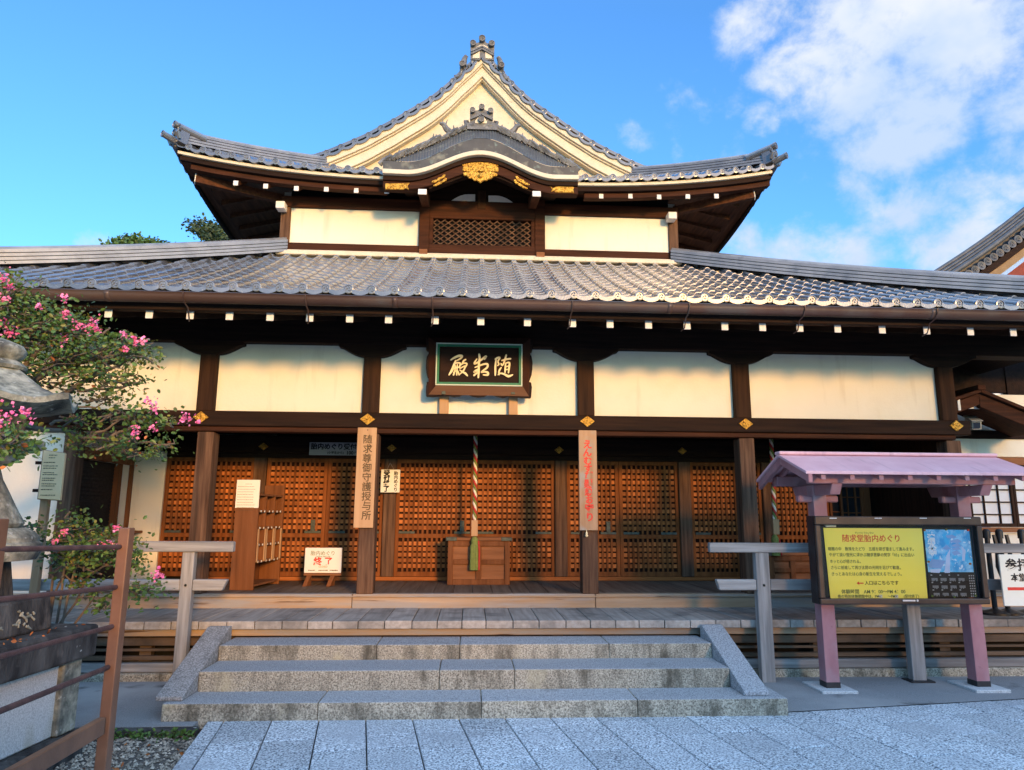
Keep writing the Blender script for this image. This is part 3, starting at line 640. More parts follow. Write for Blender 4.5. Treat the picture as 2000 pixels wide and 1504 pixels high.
# hip ridges with their end ornaments
for sg in (1, -1):
    pts = []
    for t in np.linspace(0, 1, 14):
        w = (SKD+.05)*(1-t); wx = w*HD/SKD; pts.append((CXU+sg*(HU-.04-wx), YU+.04+w, zsk(w)+.03+lift(HU-wx+CXU)*1.0))
    mb = MB(); ridge(mb, pts, .20, .17, 4, .05); mb.build('hip_ridge', RIDG, uroof, smooth=40)
    c = Vector(pts[-1]); d = Vector((sg, -1, .12)).normalized(); x = Vector((1, sg, 0)).normalized()
    mb = MB(); mb.bar(c-d*.10+Vector((0, 0, .09)), c+d*.02+Vector((0, 0, .10)), .24, .22)
    for k, (o, h, ln) in enumerate(((-.09, .20, .02), (.09, .20, .02), (0, .265, .06))):
        q = c+x*o+Vector((0, 0, h)); mb.cyl(q-d*.34, q+d*ln, .048, n=12); mb.disc(q+d*(ln+.01), d, .054, .03, 14)
    q = c+Vector((0, 0, .0)); mb.cyl(q-d*.15, q+d*.20+Vector((0, 0, .05)), .05, .044, 12); mb.disc(q+d*.21+Vector((0, 0, .05)), d, .05, .02, 14)
    for o in (-.13, .13): mb.tube([c+x*o+d*.03+Vector((0, 0, .02)), c+x*o*1.15+d*.06+Vector((0, 0, .09)), c+x*o*.8+d*.06+Vector((0, 0, .13)), c+x*o*.6+d*.06+Vector((0, 0, .07))], [.03, .028, .02, .012], 6)
    mb.build('corner_ornament', TILE, uroof, smooth=45)
# white fascia line along the eave, boards below it
def eave_strip(name, x0, x1, dz0, dz1, y0, y1, m, n=24, bev=.003):
    xs = np.linspace(x0, x1, n); return MB().strip([(x, ZF(x)+dz0) for x in xs], [(x, ZF(x)+dz1) for x in xs], y0, y1).build(name, m, hall, bev)
for a, b in ((CXU-HU+.06, KX0+.02), (KX1-.02, CXU+HU-.06)):
    eave_strip('white_fascia', a, b, -.032, .012, YU+.03, YU+.09, CREAM)
    eave_strip('eave_board', a+.02, b, -.10, -.034, YU+.07, YU+.16, DKX)
    eave_strip('eave_batten', a+.15, b, -.175, -.102, YU+.13, YU+.24, EAVE)
for sg in (1, -1):
    xs = np.linspace(YU+.05, 16, 24); q = lambda y: at(941, 350, YU).z+.34*max(0, 1-(y-YU)/3.2)**2.3
    mb = MB(); A = mb.vs([(CXU+sg*(HU-.05), y, q(y)-.09) for y in xs]); B = mb.vs([(CXU+sg*(HU-.05), y, q(y)+.02) for y in xs])
    for i in range(23): mb.face((A+i, A+i+1, B+i+1, B+i))
    o = mb.build('side_eave_board', DKY, hall); o.modifiers.new('thick', 'SOLIDIFY').thickness = .05
KM = (KX0+KX1)/2
# soffits
def soff(x, y):                           # underside height
    a = max(abs(x-CXU), 0); wx = HU-a; wy = y-YU; w = min(wx, wy); return ZF(CXU)-.10+.30*min(w, 1.15)+lift(x)*max(0, 1-w/1.1)*max(0, 1-wy/3)
mb = MB(); xs = np.linspace(CXU-HU+.08, CXU+HU-.08, 60); ys = np.linspace(YU+.12, 16, 50)
G = [[mb.vs([(x, y, soff(x, y))]) for x in xs] for y in ys]
for j in range(49):
    for i in range(59):
        if abs(xs[i]-CXU) < 2.8 and ys[j] > YV+.15: continue
        if abs((xs[i]+xs[i+1])/2-KM) < 1.02 and ys[j] < YV-.02: continue
        mb.face((G[j][i], G[j][i+1], G[j+1][i+1], G[j+1][i]))
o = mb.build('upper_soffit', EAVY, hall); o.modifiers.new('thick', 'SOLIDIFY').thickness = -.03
UR = [(460.6, 358), (519, 364), (579, 368.5), (637.5, 370), (696, 372.5), (755.5, 374), (1118, 382.5), (1174, 383.5), (1231, 383.5), (1287, 385), (1343, 384), (1399, 383.5)]
yr = YU+.14
for px, py in UR+[(825, 375), (1048, 379)]:
    wide = px in (825, 1048); yr = 9.0 if wide else YU+.14; p = at(px, py, yr); w = .056 if wide else .031; h = .034 if not wide else .038
    yb = YV-.046; rise = .24
    r = MB().hexa([(p.x-w, yr, p.z-h), (p.x+w, yr, p.z-h), (p.x+w, yb, p.z-h+rise-(.10 if wide else 0)), (p.x-w, yb, p.z-h+rise-(.10 if wide else 0)), (p.x-w, yr, p.z+h), (p.x+w, yr, p.z+h), (p.x+w, yb, p.z+h+rise), (p.x-w, yb, p.z+h+rise)]).build('rafter', EAVY, hall, .004)
    MB().box(p.x-w-.002, p.x+w+.002, yr-.012, yr-.001, p.z-h-.002, p.z+h+.002).build('end_cap', WHT, r, .005)
for sg, (px, py) in ((-1, (383, 350)), (1, (1472, 381))):
    p = at(px, py, YU+.3); a = Vector((CXU+sg*2.9, YV+.1, uz(396))); r = MB().bar(p, a, .10, .12).build('corner_rafter', EAVY, hall, .004)
    d = (p-a).normalized(); MB().bar(p+d*.002, p+d*.016, .105, .125).build('end_cap', WHT, r, .004)
    for k in range(9):
        y = YU+.75+.42*k; xo = CXU+sg*(HU-.30); xi = CXU+sg*2.95; zz = soff(xo, y)-.045
        r = MB().hexa([(xo, y-.03, zz-.035), (xo, y+.03, zz-.035), (xi, y+.03, zz+.20), (xi, y-.03, zz+.20), (xo, y-.03, zz+.035), (xo, y+.03, zz+.035), (xi, y+.03, zz+.27), (xi, y-.03, zz+.27)]).build('side_rafter', EAVY, hall, .003)
        x1, x2 = sorted((xo+sg*.002, xo+sg*.012)); MB().box(x1, x2, y-.03, y+.03, zz-.036, zz+.036).build('end_cap', EAVE, r)
for px, py in ((547, 399), (1314, 420)):
    c = at(px, py, YV-.2); MB().box(c.x-.062, c.x+.062, YV-.2, YV-.046, c.z-.052, c.z+.052).build('bracket_end', WHT, hall, .006)
# ---- gable: verge tiles, plaster barge bands, wall
def vz(dx): return float(np.interp(abs(dx), VX, VZ))
mb = MB()
for sg in (1, -1):
    for i in range(0 if sg == 1 else 1, len(VX)):
        x, z = CXU+sg*VX[i], VZ[i]
        c = Vector((x, YG-.03, z)); mb.tone = random.uniform(-.08, .15)
        mb.cyl((x, YG-.02, z), (x, YG+.45, z), .047, n=12); mb.disc(c, (0, -1, 0), .056, .05, 18)
        if i+1 < len(VX):
            x2, z2 = CXU+sg*VX[i+1], VZ[i+1]; nn = Vector((z2-z, 0, -(x2-x))); nn = nn.normalized(); nn = nn if nn.z < 0 else -nn
            hi = []; lo = []
            for t in np.linspace(0, 1, 7):
                b = Vector((x+(x2-x)*t, 0, z+(z2-z)*t)); s_ = 1-(2*t-1)**2
                hi.append(b+nn*(.012+.03*s_)); lo.append(b+nn*(.045+.042*s_))
            mb.strip([(p.x, p.z) for p in lo], [(p.x, p.z) for p in hi], YG-.035, YG+.4)
            hi2 = [b_-nn*.0+nn*.0 for b_ in hi]
            mb.bar((x, YG+.14, z+.035), (x2, YG+.14, z2+.035), .30, .05)   # course behind
mb.tone = 0
verge = mb.build('verge_tiles', TILE, uroof, smooth=50)
mb = MB()
for sg in (1, -1):
    mb.tube([(CXU+sg*VX[i], YG+.34, VZ[i]+.075) for i in range(1, len(VX)-3)], .055, 8)
mb.build('verge_ridge', TILE, uroof, smooth=50)
gab = MB()
NS = 40; GXm = 2.72
def band(mb, d0, d1, y0, y1, xmax):
    xs = np.linspace(-xmax, xmax, 2*NS+1)
    mb.strip([(CXU+x, vz(x)-d1) for x in xs], [(CXU+x, vz(x)-d0) for x in xs], y0, y1)
gbase = at(941, 330, YG).z-.25
xs = np.linspace(-2.75, 2.75, 61)
gw = MB(); gw.strip([(CXU+x, gbase) for x in xs], [(CXU+x, max(vz(x)-.2, gbase+.01)) for x in xs], YG+.22, YG+.28)
gwall = gw.build('gable_wall', CREAM, hall)
for (d0, d1, y0, xm) in ((.035, .165, YG+.0, 2.85), (.167, .195, YG+.035, 2.85), (.197, .37, YG+.07, 2.85), (.372, .405, YG+.11, 2.85)):
    b = MB(); band(b, d0, d1, y0, YG+.219, xm); b.build('barge_band', CREAM, gwall, .006)
# main ridge and its great end ornament
mb = MB(); ridge(mb, [(CXU, YG+.2+t, VZ[0]+.05) for t in np.linspace(0, 8, 20)], .30, .30, 5, .06); mb.build('main_ridge', TILE, uroof, smooth=40)
def pxz(px, py, Y): p = at(px, py, Y); return (p.x, p.z)
def ornament(name, parent, Y, map_, rolls, body, fins, white, depth=.3, lines=()):
    mb = MB(); mb.prism([map_(*q) for q in body], Y, Y+depth)
    for (x, y, r) in rolls:
        a = map_(x, y); R = abs(map_(x+r, y)[0]-a[0]); mb.cyl((a[0], Y-.05, a[1]), (a[0], Y+depth*.9, a[1]), R*.9, n=14); mb.disc((a[0], Y-.06, a[1]), (0, -1, 0), R, .04, 18)
    for pts, r in fins:
        q = [map_(*p) for p in pts]; R = abs(map_(r, 0)[0]-map_(0, 0)[0]); mb.tube([(a, Y+.02+.012*i, b) for i, (a, b) in enumerate(q)], [R*(1-.45*i/len(q)) for i in range(len(q))], 8)
    for pts in lines:
        q = [map_(*p) for p in pts]
        for a, b in zip(q, q[1:]): mb.bar((a[0], Y-.012, a[1]), (b[0], Y-.012, b[1]), .05, .028)
    o = mb.build(name, TILD, parent, smooth=40)
    for w in white: MB().prism([map_(*q) for q in w], Y-.012, Y-.002).build('plaster_fill', CREAM, o)
    return o
YO = YG-.04
o = ornament('ridge_ornament', uroof, YO, lambda x, y: pxz(860+x/11.57, 50+y/11.57, YO),
    [(740, 430, 68), (945, 325, 75), (1162, 440, 70), (495, 895, 68), (1380, 925, 68)],
    [(680, 430), (830, 400), (945, 330), (1060, 400), (1225, 440), (1215, 780), (1000, 780), (945, 700), (890, 780), (680, 760)],
    [([(520, 900), (530, 800), (545, 720), (575, 660), (600, 680)], 75), ([(1370, 930), (1360, 830), (1350, 760), (1320, 690), (1295, 710)], 75),
     ([(470, 1060), (420, 1130), (350, 1150), (330, 1090), (380, 1075)], 40), ([(1420, 1100), (1470, 1170), (1530, 1180), (1540, 1120), (1490, 1120)], 40), ([(1240, 880), (1210, 960), (1270, 990), (1290, 930)], 32), ([(640, 880), (660, 940), (610, 970), (590, 920)], 32)],
    [[(810, 500), (900, 445), (985, 445), (1075, 490), (1075, 530), (945, 480), (810, 545)], [(735, 680), (890, 590), (890, 745), (730, 745)], [(1010, 590), (1165, 690), (1165, 755), (1020, 745)]],
    lines=[[(690, 600), (945, 490), (1210, 640)], [(690, 660), (945, 545), (1210, 690)]])
a = pxz(942.5, 77, YO); b = pxz(942.8, 61, YO); MB().cyl((a[0], YO+.1, a[1]), (b[0], YO+.1, b[1]), .012, .008, 6).build('spike', BLK, o)
# ---- the curved gable over the centre (karahafu)
YK = 8.97
KC = at(941, 300, YK).x
def kz(dx):
    a = abs(dx); return .322*(.5+.5*math.cos(math.pi*min(a/1.02, 1)))+.02*max(0, a-1.0)
KZ = at(941, 343, YK).z+.004
KW = (KX1-KX0)/2; KM = (KX0+KX1)/2
kxs = np.linspace(-KW, KW, 61)
kb = lambda dx: KZ+kz(dx)
cu = MB()
hgt = lambda dx: .125+.065*kz(dx)/.322
cu.strip([(KM+x, kb(x)+.030) for x in kxs], [(KM+x, kb(x)+.030+hgt(x)) for x in kxs], YK-.01, YK+.30)
for px in (793, 818, 842, 866, 893, 941, 988, 1010, 1037, 1080):         # seams of the copper sheets
    x = at(px, 320, YK).x-KM; z = kb(x)+.03; cu.box(KM+x-.012, KM+x+.012, YK-.017, YK-.0105, z+.004, z+hgt(x)-.004)
kar = cu.build('curved_gable', COP, hall, smooth=35)
w = MB(); w.strip([(KM+x, kb(x)-.034) for x in kxs], [(KM+x, kb(x)+.029) for x in kxs], YK-.035, YK+.30); w.build('white_edge', CREAM, kar, .004)
w = MB(); w.strip([(KM+x, kb(x)-.10) for x in kxs], [(KM+x, kb(x)-.035) for x in kxs], YK+.03, YK+.30); w.build('upper_moulding', DKX, kar, .004)
def hafu_lo(dx):
    a = abs(dx); return -.235-.0*a if a > 1.0 else -.235+.0*(1-a)
w = MB(); w.strip([(KM+x, kb(x)-.205-.03*min(1, kz(x)/.2)) for x in kxs], [(KM+x, kb(x)-.101) for x in kxs], YK+.06, YK+.20); w.build('bargeboard', EAVE, kar, .006)
w = MB(); w.strip([(KM+x, kb(x)-.234-.03*min(1, kz(x)/.2)) for x in kxs[14:47]], [(KM+x, kb(x)-.206-.03*min(1, kz(x)/.2)) for x in kxs[14:47]], YK+.10, YK+.20); w.build('lower_moulding', DKX, kar, .004)
# vault behind the bargeboard
mb = MB(); vx = np.linspace(-1.08, 1.08, 61); A = mb.vs([(KM+x, YK+.2, kb(x)-.13) for x in vx]); B = mb.vs([(KM+x, YV, kb(x)+.05) for x in vx])
for i in range(60): mb.face((A+i, A+i+1, B+i+1, B+i))
o = mb.build('vault_boards', DKY, kar, smooth=60); o.modifiers.new('thick', 'SOLIDIFY').thickness = .03
# roof of the curved gable: ribbed copper running back to the gable wall
YB2 = YG-.10; BK = [(748, 322.5), (771, 315), (840, 286), (912, 254.5), (965, 255.5), (1036, 287), (1099, 321), (1129, 335)]
bkp = [at(x, y, YB2) for x, y in BK]
bkx = [p.x for p in bkp]; bkz = [p.z for p in bkp]
mb = MB(); M = 140; prev = None; ks = np.linspace(-1, 1, M+1)
for i, t in enumerate(ks):
    xf = KM+KW*t; xb = bkx[0]+(bkx[-1]-bkx[0])*(t+1)/2
    zf = kb(KW*t)+.03+hgt(KW*t); zb_ = float(np.interp(xb, bkx, bkz)); rib = .016 if i % 2 == 0 else 0
    r = mb.vs([(xf+(xb-xf)*q, YK-.012+(YB2-YK)*q, zf+(zb_-zf)*(q**1.05)+(rib if 0.02 < q else .004)) for q in np.linspace(0, 1, 9)])
    if prev is not None:
        for k in range(8): mb.face((prev+k, prev+k+1, r+k+1, r+k))
    prev = r
mb.build('gable_roof', COP, kar, smooth=30)
# cresting of waves along the line where that roof meets the gable
r = random.Random(5); CR = {-1: MB(), 1: MB()}
for (xa, ya), (xb, yb_) in zip(BK, BK[1:]):
    if 905 < xa < 960: continue
    n = max(2, int(abs(xb-xa)/5.5))
    for k in range(n):
        t = (k+r.random())/n; p = at(xa+(xb-xa)*t, ya+(yb_-ya)*t, YB2-.12); sgn = 1 if xa < 941 else -1; mb = CR[sgn]
        s_ = r.uniform(.05, .10); q = p+Vector((0, -.02, s_*.35))
        mb.tone = r.uniform(-.3, .4)
        mb.tube([q+Vector((-s_*.9*sgn, 0, -s_*.5)), q+Vector((-s_*.1*sgn, -.01, s_*.35)), q+Vector((s_*.55*sgn, -.02, s_*.75)), q+Vector((s_*.95*sgn, -.02, s_*.25)), q+Vector((s_*.6*sgn, -.03, -.1*s_))], [s_*.5, s_*.48, s_*.36, s_*.24, s_*.1], 6)
        if r.random() < .5: mb.cyl(q+Vector((0, -.02, s_*.2)), q+Vector((r.uniform(-.03, .03), -.02, s_*r.uniform(1.0, 1.5))), s_*.25, s_*.05, 5)
for px, py, sgn in ((872, 252, -1), (1004, 255, 1)):        # little beasts on the cresting
    p = at(px, py, YB2-.14); mb = CR[-sgn if px < 941 else -sgn]; mb.tube([p+Vector((-.07*sgn, 0, -.06)), p+Vector((0, 0, 0)), p+Vector((.05*sgn, -.02, .07)), p+Vector((.11*sgn, -.03, .08))], [.05, .05, .04, .02], 7)
    for a in (-.02, .03): mb.cyl(p+Vector((.04*sgn+a, -.02, .08)), p+Vector((.03*sgn+a*1.6, -.02, .16)), .014, .003, 5)
for mb in CR.values(): mb.build('cresting', TILD, kar, smooth=50)
YO2 = YB2-.2
mp = lambda x, y: pxz(740+x/4.878, 190+y/4.878, YO2)
ornament('ridge_ornament', kar, YO2, mp, [(893, 135, 26), (980, 105, 27), (1065, 140, 26), (975, 222, 30)],
    [(868, 140), (950, 120), (980, 90), (1010, 120), (1090, 145), (1085, 235), (1130, 262), (1130, 310), (840, 300), (840, 250), (868, 235)],
    [([(905, 262), (860, 262), (830, 240), (822, 212), (845, 205), (852, 225)], 22), ([(1045, 262), (1090, 266), (1120, 248), (1128, 222), (1105, 212), (1098, 232)], 22)],
    [[(915, 232), (945, 195), (1005, 195), (1030, 235), (1028, 252), (918, 250)]], depth=.3, lines=[[(870, 215), (977, 168), (1085, 220)]])
# gilt fittings on the bargeboard
YF = YK+.045
def gold(pts, Y=YF, th=.02, name='gilt_fitting'):
    q = [pxz(740+x/4.878, 190+y/4.878, Y) for x, y in pts]; return MB().prism(q, Y, Y+th).build(name, GOLD, kar, .006)
gold([(780, 628), (965, 614), (1150, 632), (1140, 650), (1128, 652), (1138, 668), (1142, 706), (1040, 712), (965, 704), (890, 708), (795, 700), (800, 664), (814, 655), (798, 648)])
gold([(800, 716), (880, 700), (925, 704), (965, 722), (1005, 706), (1050, 704), (1132, 722), (1125, 748), (1090, 752), (1075, 775), (1045, 778), (1030, 792), (1000, 792), (965, 815), (935, 790), (905, 792), (890, 772), (855, 770), (840, 748), (806, 742)], YF-.03, .028)
c = pxz(740+965/4.878, 190+745/4.878, YF-.03); MB().lathe(c[0], YF-.035, [(.001, c[1]-.045), (.03, c[1]-.03), (.035, c[1]-.01), (.018, c[1]+.02), (.003, c[1]+.045)], 12).build('gilt_drop', GOLD, kar, smooth=60)
gold([(58, 818), (230, 816), (300, 812), (272, 838), (286, 882), (255, 862), (230, 878), (60, 874)])
gold([(1628, 842), (1660, 862), (1690, 846), (1856, 852), (1856, 908), (1690, 906), (1664, 888), (1640, 902), (1652, 872)])
for pts in ([(495, 806), (520, 786), (550, 782), (565, 762), (600, 752), (615, 730), (636, 732), (634, 752), (612, 770), (590, 778), (575, 796), (545, 804), (525, 818)],
            [(512, 838), (545, 820), (570, 802), (600, 796), (625, 766), (652, 768), (640, 795), (612, 808), (588, 826), (560, 836), (530, 850)],
            [(1298, 748), (1320, 744), (1340, 768), (1375, 782), (1400, 806), (1440, 826), (1430, 838), (1392, 832), (1360, 812), (1330, 800), (1308, 776)],
            [(1280, 778), (1300, 778), (1325, 806), (1362, 826), (1385, 844), (1420, 862), (1412, 872), (1370, 862), (1335, 840), (1305, 822), (1286, 800)]): gold(pts)
# ================================================================== GROUND
def sheet(name, pts, m, kind='structure'):
    mb = MB(); k = mb.vs(pts); mb.face(list(range(k, k+len(pts)))); o = mb.build(name, m); return struct(o, kind)
sheet('ground', [(-600, -300, -.10), (600, -300, -.10), (600, 900, -.10), (-600, 900, -.10)], EARTH)
pd = ray(705, 1001); PV = Vector((pd.x, pd.y, 0)).normalized(); PU = Vector((PV.y, -PV.x, 0))
ru = random.Random(11)
o_ = atz(402, 1412, 0); u0 = o_.dot(PU); j1 = atz(435, 1412, 0).dot(PU); j2 = atz(528, 1411, 0).dot(PU); j6 = atz(985.6, 1404, 0).dot(PU); cw = (j6-j2)/5
vlim = atz(1537, 1391, 0).dot(PV)
mb = MB()
def slab(ua, ub, va, vb, g=.005, z=0.0):
    dz = ru.uniform(-.0015, .0015); q = [PU*(ua+g)+PV*(va+g), PU*(ub-g)+PV*(va+g), PU*(ub-g)+PV*(vb-g), PU*(ua+g)+PV*(vb-g)]
    mb.tone = ru.uniform(-.16, .13); mb.hexa([(p.x, p.y, -.08) for p in q]+[(p.x, p.y, z+dz) for p in q])
cols = [(u0, j1)] + [(j1+k*cw, j1+(k+1)*cw) for k in range(0, 26)]
for ua, ub in cols:
    top = vlim if (ua+ub)/2 > 3.55 else vlim+1.0
    v = vlim
    while v < top-.05: v2 = min(top, v+.62); slab(ua, ub, v, v2); v = v2
    v = vlim-ru.choice((.18, .30, .42, .55, .62))
    slab(ua, ub, v, vlim)
    while v > -2.0: l = ru.choice((.55, .62, .62, .75)); slab(ua, ub, v-l, v); v -= l
mb.tone = 0
struct(mb.build('paving', PAV, None, .004))
q = [PU*u0+PV*(-2.5), PU*(u0+12)+PV*(-2.5), PU*(u0+12)+PV*(vlim+.5), PU*u0+PV*(vlim+.5)]
sheet('paving_bed', [(p.x, p.y, -.02) for p in q], MOSSY)
# asphalt apron in front of the veranda, rising slightly to the building
e0 = atz(1537, 1391, 0); e1 = e0+PU*9
mb = MB(); k = mb.vs([(2.0, e0.y+.3, .002), (e0.x, e0.y-.0, .003), (e1.x, e1.y, .003), (12, 8.2, .045), (2.0, 8.2, .045)]); mb.face(range(k, k+5))
le = atz(220, 1421, 0)
mb.hexa([(-9, le.y-.1, -.1), (-2.1, le.y+.02, -.1), (-2.1, 8.2, -.1), (-9, 8.2, -.1), (-9, le.y-.1, .0), (-2.1, le.y+.02, .0), (-2.1, 8.2, .045), (-9, 8.2, .045)])
struct(mb.build('asphalt_apron', ASP))
MB().box(-9, -2.05, le.y-.06, le.y+.04, -.1, -.004).build('kerb', MOSSY, None, .012); struct(bpy.data.objects['kerb'])
# gravel bed on the left
sheet('gravel_bed', [(-7, -1, -.06), (-1.6, -1, -.06), (-1.6, 6.0, -.06), (-7, 6.0, -.06)], EARTH)
r = random.Random(4); mb = MB()
for i in range(3400):
    x, y = r.uniform(-2.85, -1.80), r.uniform(4.2, le.y-.03); s = r.uniform(.005, .016)
    p = Vector((x, y, 0)).dot(PU)
    if p > u0-.005: continue
    mb.tone = r.uniform(-.4, .5); c = Vector((x, y, -.06+s*.4)); a = r.random()*6
    pts = [c+Vector((math.cos(a+t)*s*r.uniform(.8, 1.3), math.sin(a+t)*s*r.uniform(.7, 1.1), r.uniform(-.2, .3)*s)) for t in (0, 1.25, 2.5, 3.8, 5)]
    k = mb.vs(pts+[c+Vector((0, 0, s*.9))]); 
    for t in range(5): mb.face((k+t, k+(t+1) % 5, k+5))
struct(mb.build('gravel', PEB), 'stuff')
def leaf_(mb, c, s, r, up=None, fold=.25):
    d = Vector((r.gauss(0, 1), r.gauss(0, 1), r.gauss(0, .7))).normalized(); n = Vector((r.gauss(0, 1), r.gauss(0, 1)-.3, r.gauss(.9, .8))).normalized()
    w = d.cross(n); 
    if w.length < .1: w = d.orthogonal()
    w = w.normalized()*s*.30; n = w.cross(d).normalized(); d = d*s
    k = mb.vs([c, c+d*.35+w+n*s*.08, c+d*.8+w*.8+n*s*.06, c+d, c+d*.8-w*.8+n*s*.06, c+d*.35-w+n*s*.08, c+d*.55])
    mb.tone = r.uniform(-.35, .45)
    mb.face((k, k+1, k+2, k+6)); mb.face((k+2, k+3, k+6)); mb.face((k+3, k+4, k+6)); mb.face((k+4, k+5, k, k+6))
mb = MB()
for i in range(260):
    x, y = r.uniform(-2.75, -2.0), le.y-.05-abs(r.gauss(0, .05)); leaf_(mb, Vector((x, y, -.055+r.random()*.05)), r.uniform(.02, .045), r)
struct(mb.build('weeds', LEAF), 'stuff')

# ================================================================== STONE STEPS
steps = thing('stone_steps', 'three broad granite steps with sloping stone cheeks climbing to the veranda', 'steps', (0, 6.6, 0))
SY = [6.055, 6.438, 6.89, 7.33]; SZ = [.133, .295, .4255]
r = random.Random(8)
def step(x0, x1, cuts, y0, y1, z0, z1):
    mb = MB(); xs = [x0]+cuts+[x1]
    for a, b in zip(xs, xs[1:]): mb.tone = r.uniform(-.12, .12); mb.box(a+.0015, b-.0015, y0+r.uniform(0, .003), y1, z0, z1+r.uniform(-.001, .001)); 
    o = mb.build('step', [GRS, GRN], steps, .012, seg=2)
    for p in o.data.polygons:
        if p.normal.z > .7: p.material_index = 1
    return o
step(atz(302, 1417, 0).x, atz(1536, 1394, 0).x, [at(620, 1390, SY[0]).x, at(940, 1390, SY[0]).x, at(1246, 1390, SY[0]).x], SY[0], SY[1]+.05, -.06, SZ[0])
step(-2.262, 2.30, [at(858, 1320, SY[1]).x, at(1005, 1320, SY[1]).x], SY[1], SY[2]+.05, SZ[0]-.03, SZ[1])
step(-2.262, 2.30, [at(735, 1270, SY[2]).x, at(898, 1270, SY[2]).x, at(1190, 1270, SY[2]).x], SY[2], 7.34, SZ[1]-.03, SZ[2])
def cheek(x0, x1, m):
    ya, yb = 6.13, YD-.004; za, zb2 = SZ[0]+.001, at(440, 1222, YD).z
    mb = MB(); pr = [(ya, za), (ya, za+.035), (yb-.06, zb2), (yb, zb2-.0), (yb, za)]
    a = mb.vs([(x0, y, z) for y, z in pr]); b = mb.vs([(x1, y, z) for y, z in pr]); n = len(pr)
    mb.face([a+i for i in range(n)]); mb.face([b+n-1-i for i in range(n)])
    for i in range(n): j = (i+1) % n; mb.face((a+i, a+j, b+j, b+i))
    return mb.build('cheek_stone', m, steps, .008, seg=2)
GRD = mat('lichened_granite', (.15, .15, .145), (.42, .42, .41), scale=80, detail=3, lo=.38, hi=.62, rough=.8, bump=.5, bs=90, bd=.006, nsoft=.7, c3=(.10, .10, .095), s3=4, lo3=.5, hi3=.75)
cheek(-2.475, -2.264, GRD); cheek(2.302, 2.515, GRN)

# ================================================================== WOODEN RAILINGS
def railing(label, loc, posts, rails, extra=()):
    t = thing('wooden_railing', label, 'railing', loc)
    for (x0, x1, z0, z1, y) in posts:
        p = MB().box(x0, x1, y, y+.09, z0, z1).build('post', GRZ, t, .008, seg=2)
        for z in (zl0+.05, zl1-.05): MB().cyl(((x0+x1)/2, y-.008, z), ((x0+x1)/2, y+.002, z), .011, n=8).build('bolt', IRON, p)
    for (x0, x1, z0, z1, y, cut) in rails:
        y2 = y+.075; c0, c1 = cut
        MB().hexa([(x0+c0, y, z0), (x1-c1, y, z0), (x1-c1, y2, z0), (x0+c0, y2, z0), (x0, y, z1), (x1, y, z1), (x1, y2, z1), (x0, y2, z1)]).build('rail', GRX, t, .012, seg=2)
    return t
YR = YD-.13
zt0, zt1, zl0, zl1 = at(410, 1078, YR).z, at(410, 1057.5, YR).z, at(390, 1154, YR).z, at(390, 1132, YR).z
pxl = at(361, 1180, YR).x
railing('weathered grey wooden railing in front of the shoe rack, partly behind the flowering shrub', (pxl, YR, 0), [(pxl-.062, pxl+.05, -.02, zt0-.001, YR-.005)],
        [(-6.0, at(457, 1067, YR).x, zt0, zt1, YR-.02, (0, 0)), (-6.0, pxl-.064, zl0, zl1, YR, (0, 0)), (pxl+.052, at(443, 1142, YR).x, zl0, zl1, YR, (0, .045))])
pa, pc = at(1495, 1180, YR).x, at(1789, 1240, YR).x
t = railing('long weathered grey wooden railing running behind the pink roofed notice board', (pa, YR, 0), [(pa-.075, pa+.062, -.02, at(1495, 1079, YR).z, YR-.005), (pc-.07, pc+.07, .0, at(1789, 1079, YR).z, YR-.005), (6.9, 7.04, 0, zt0, YR)],
        [(at(1385, 1069, YR).x, 9, at(1430, 1079, YR).z, at(1430, 1060, YR).z, YR-.02, (.0, 0)), (at(1400, 1142, YR).x, pa-.077, at(1440, 1153, YR).z, at(1440, 1132, YR).z, YR, (.03, 0)), (pa+.064, pc-.072, at(1540, 1153, YR).z, at(1540, 1132, YR).z, YR, (0, 0)), (pc+.072, 9, at(1540, 1153, YR).z, at(1540, 1132, YR).z, YR, (0, 0))])
MB().box(pc-.12, pc+.12, YR-.06, YR+.12, -.0, .03).build('foot_plate', BLK, t, .004)

# ================================================================== NAME PLAQUE under the eaves
yp = 8.06
pq = thing('name_plaque', 'carved dark wooden plaque with three gilt characters hung under the eaves', 'plaque', at(937, 775, yp))
def Z8(x, y, Y=yp): return pxz(820+x/8.333, 650+y/8.333, Y)
tilt = .0
outer = [(100, 180), (98, 270), (135, 285), (150, 310), (112, 380), (100, 460), (96, 560), (104, 640), (120, 710), (165, 770), (150, 790), (112, 790), (100, 860), (96, 940), (100, 1025), (200, 1030), (300, 1018), (400, 1000), (470, 1012), (560, 1030), (650, 1018), (720, 990), (775, 955), (790, 990), (850, 1022), (950, 1038), (1050, 1026), (1110, 995), (1150, 962), (1180, 990), (1250, 1025), (1350, 1045), (1450, 1020), (1560, 1030), (1680, 1050), (1815, 1050), (1822, 960), (1828, 880), (1815, 800), (1780, 795), (1800, 740), (1822, 680), (1835, 580), (1838, 470), (1825, 390), (1795, 320), (1830, 300), (1845, 210), (1845, 100), (100, 70)]
fr = MB().prism([Z8(*p) for p in outer], yp+.02, yp+.10).build('frame_board', BUND, pq, .006)
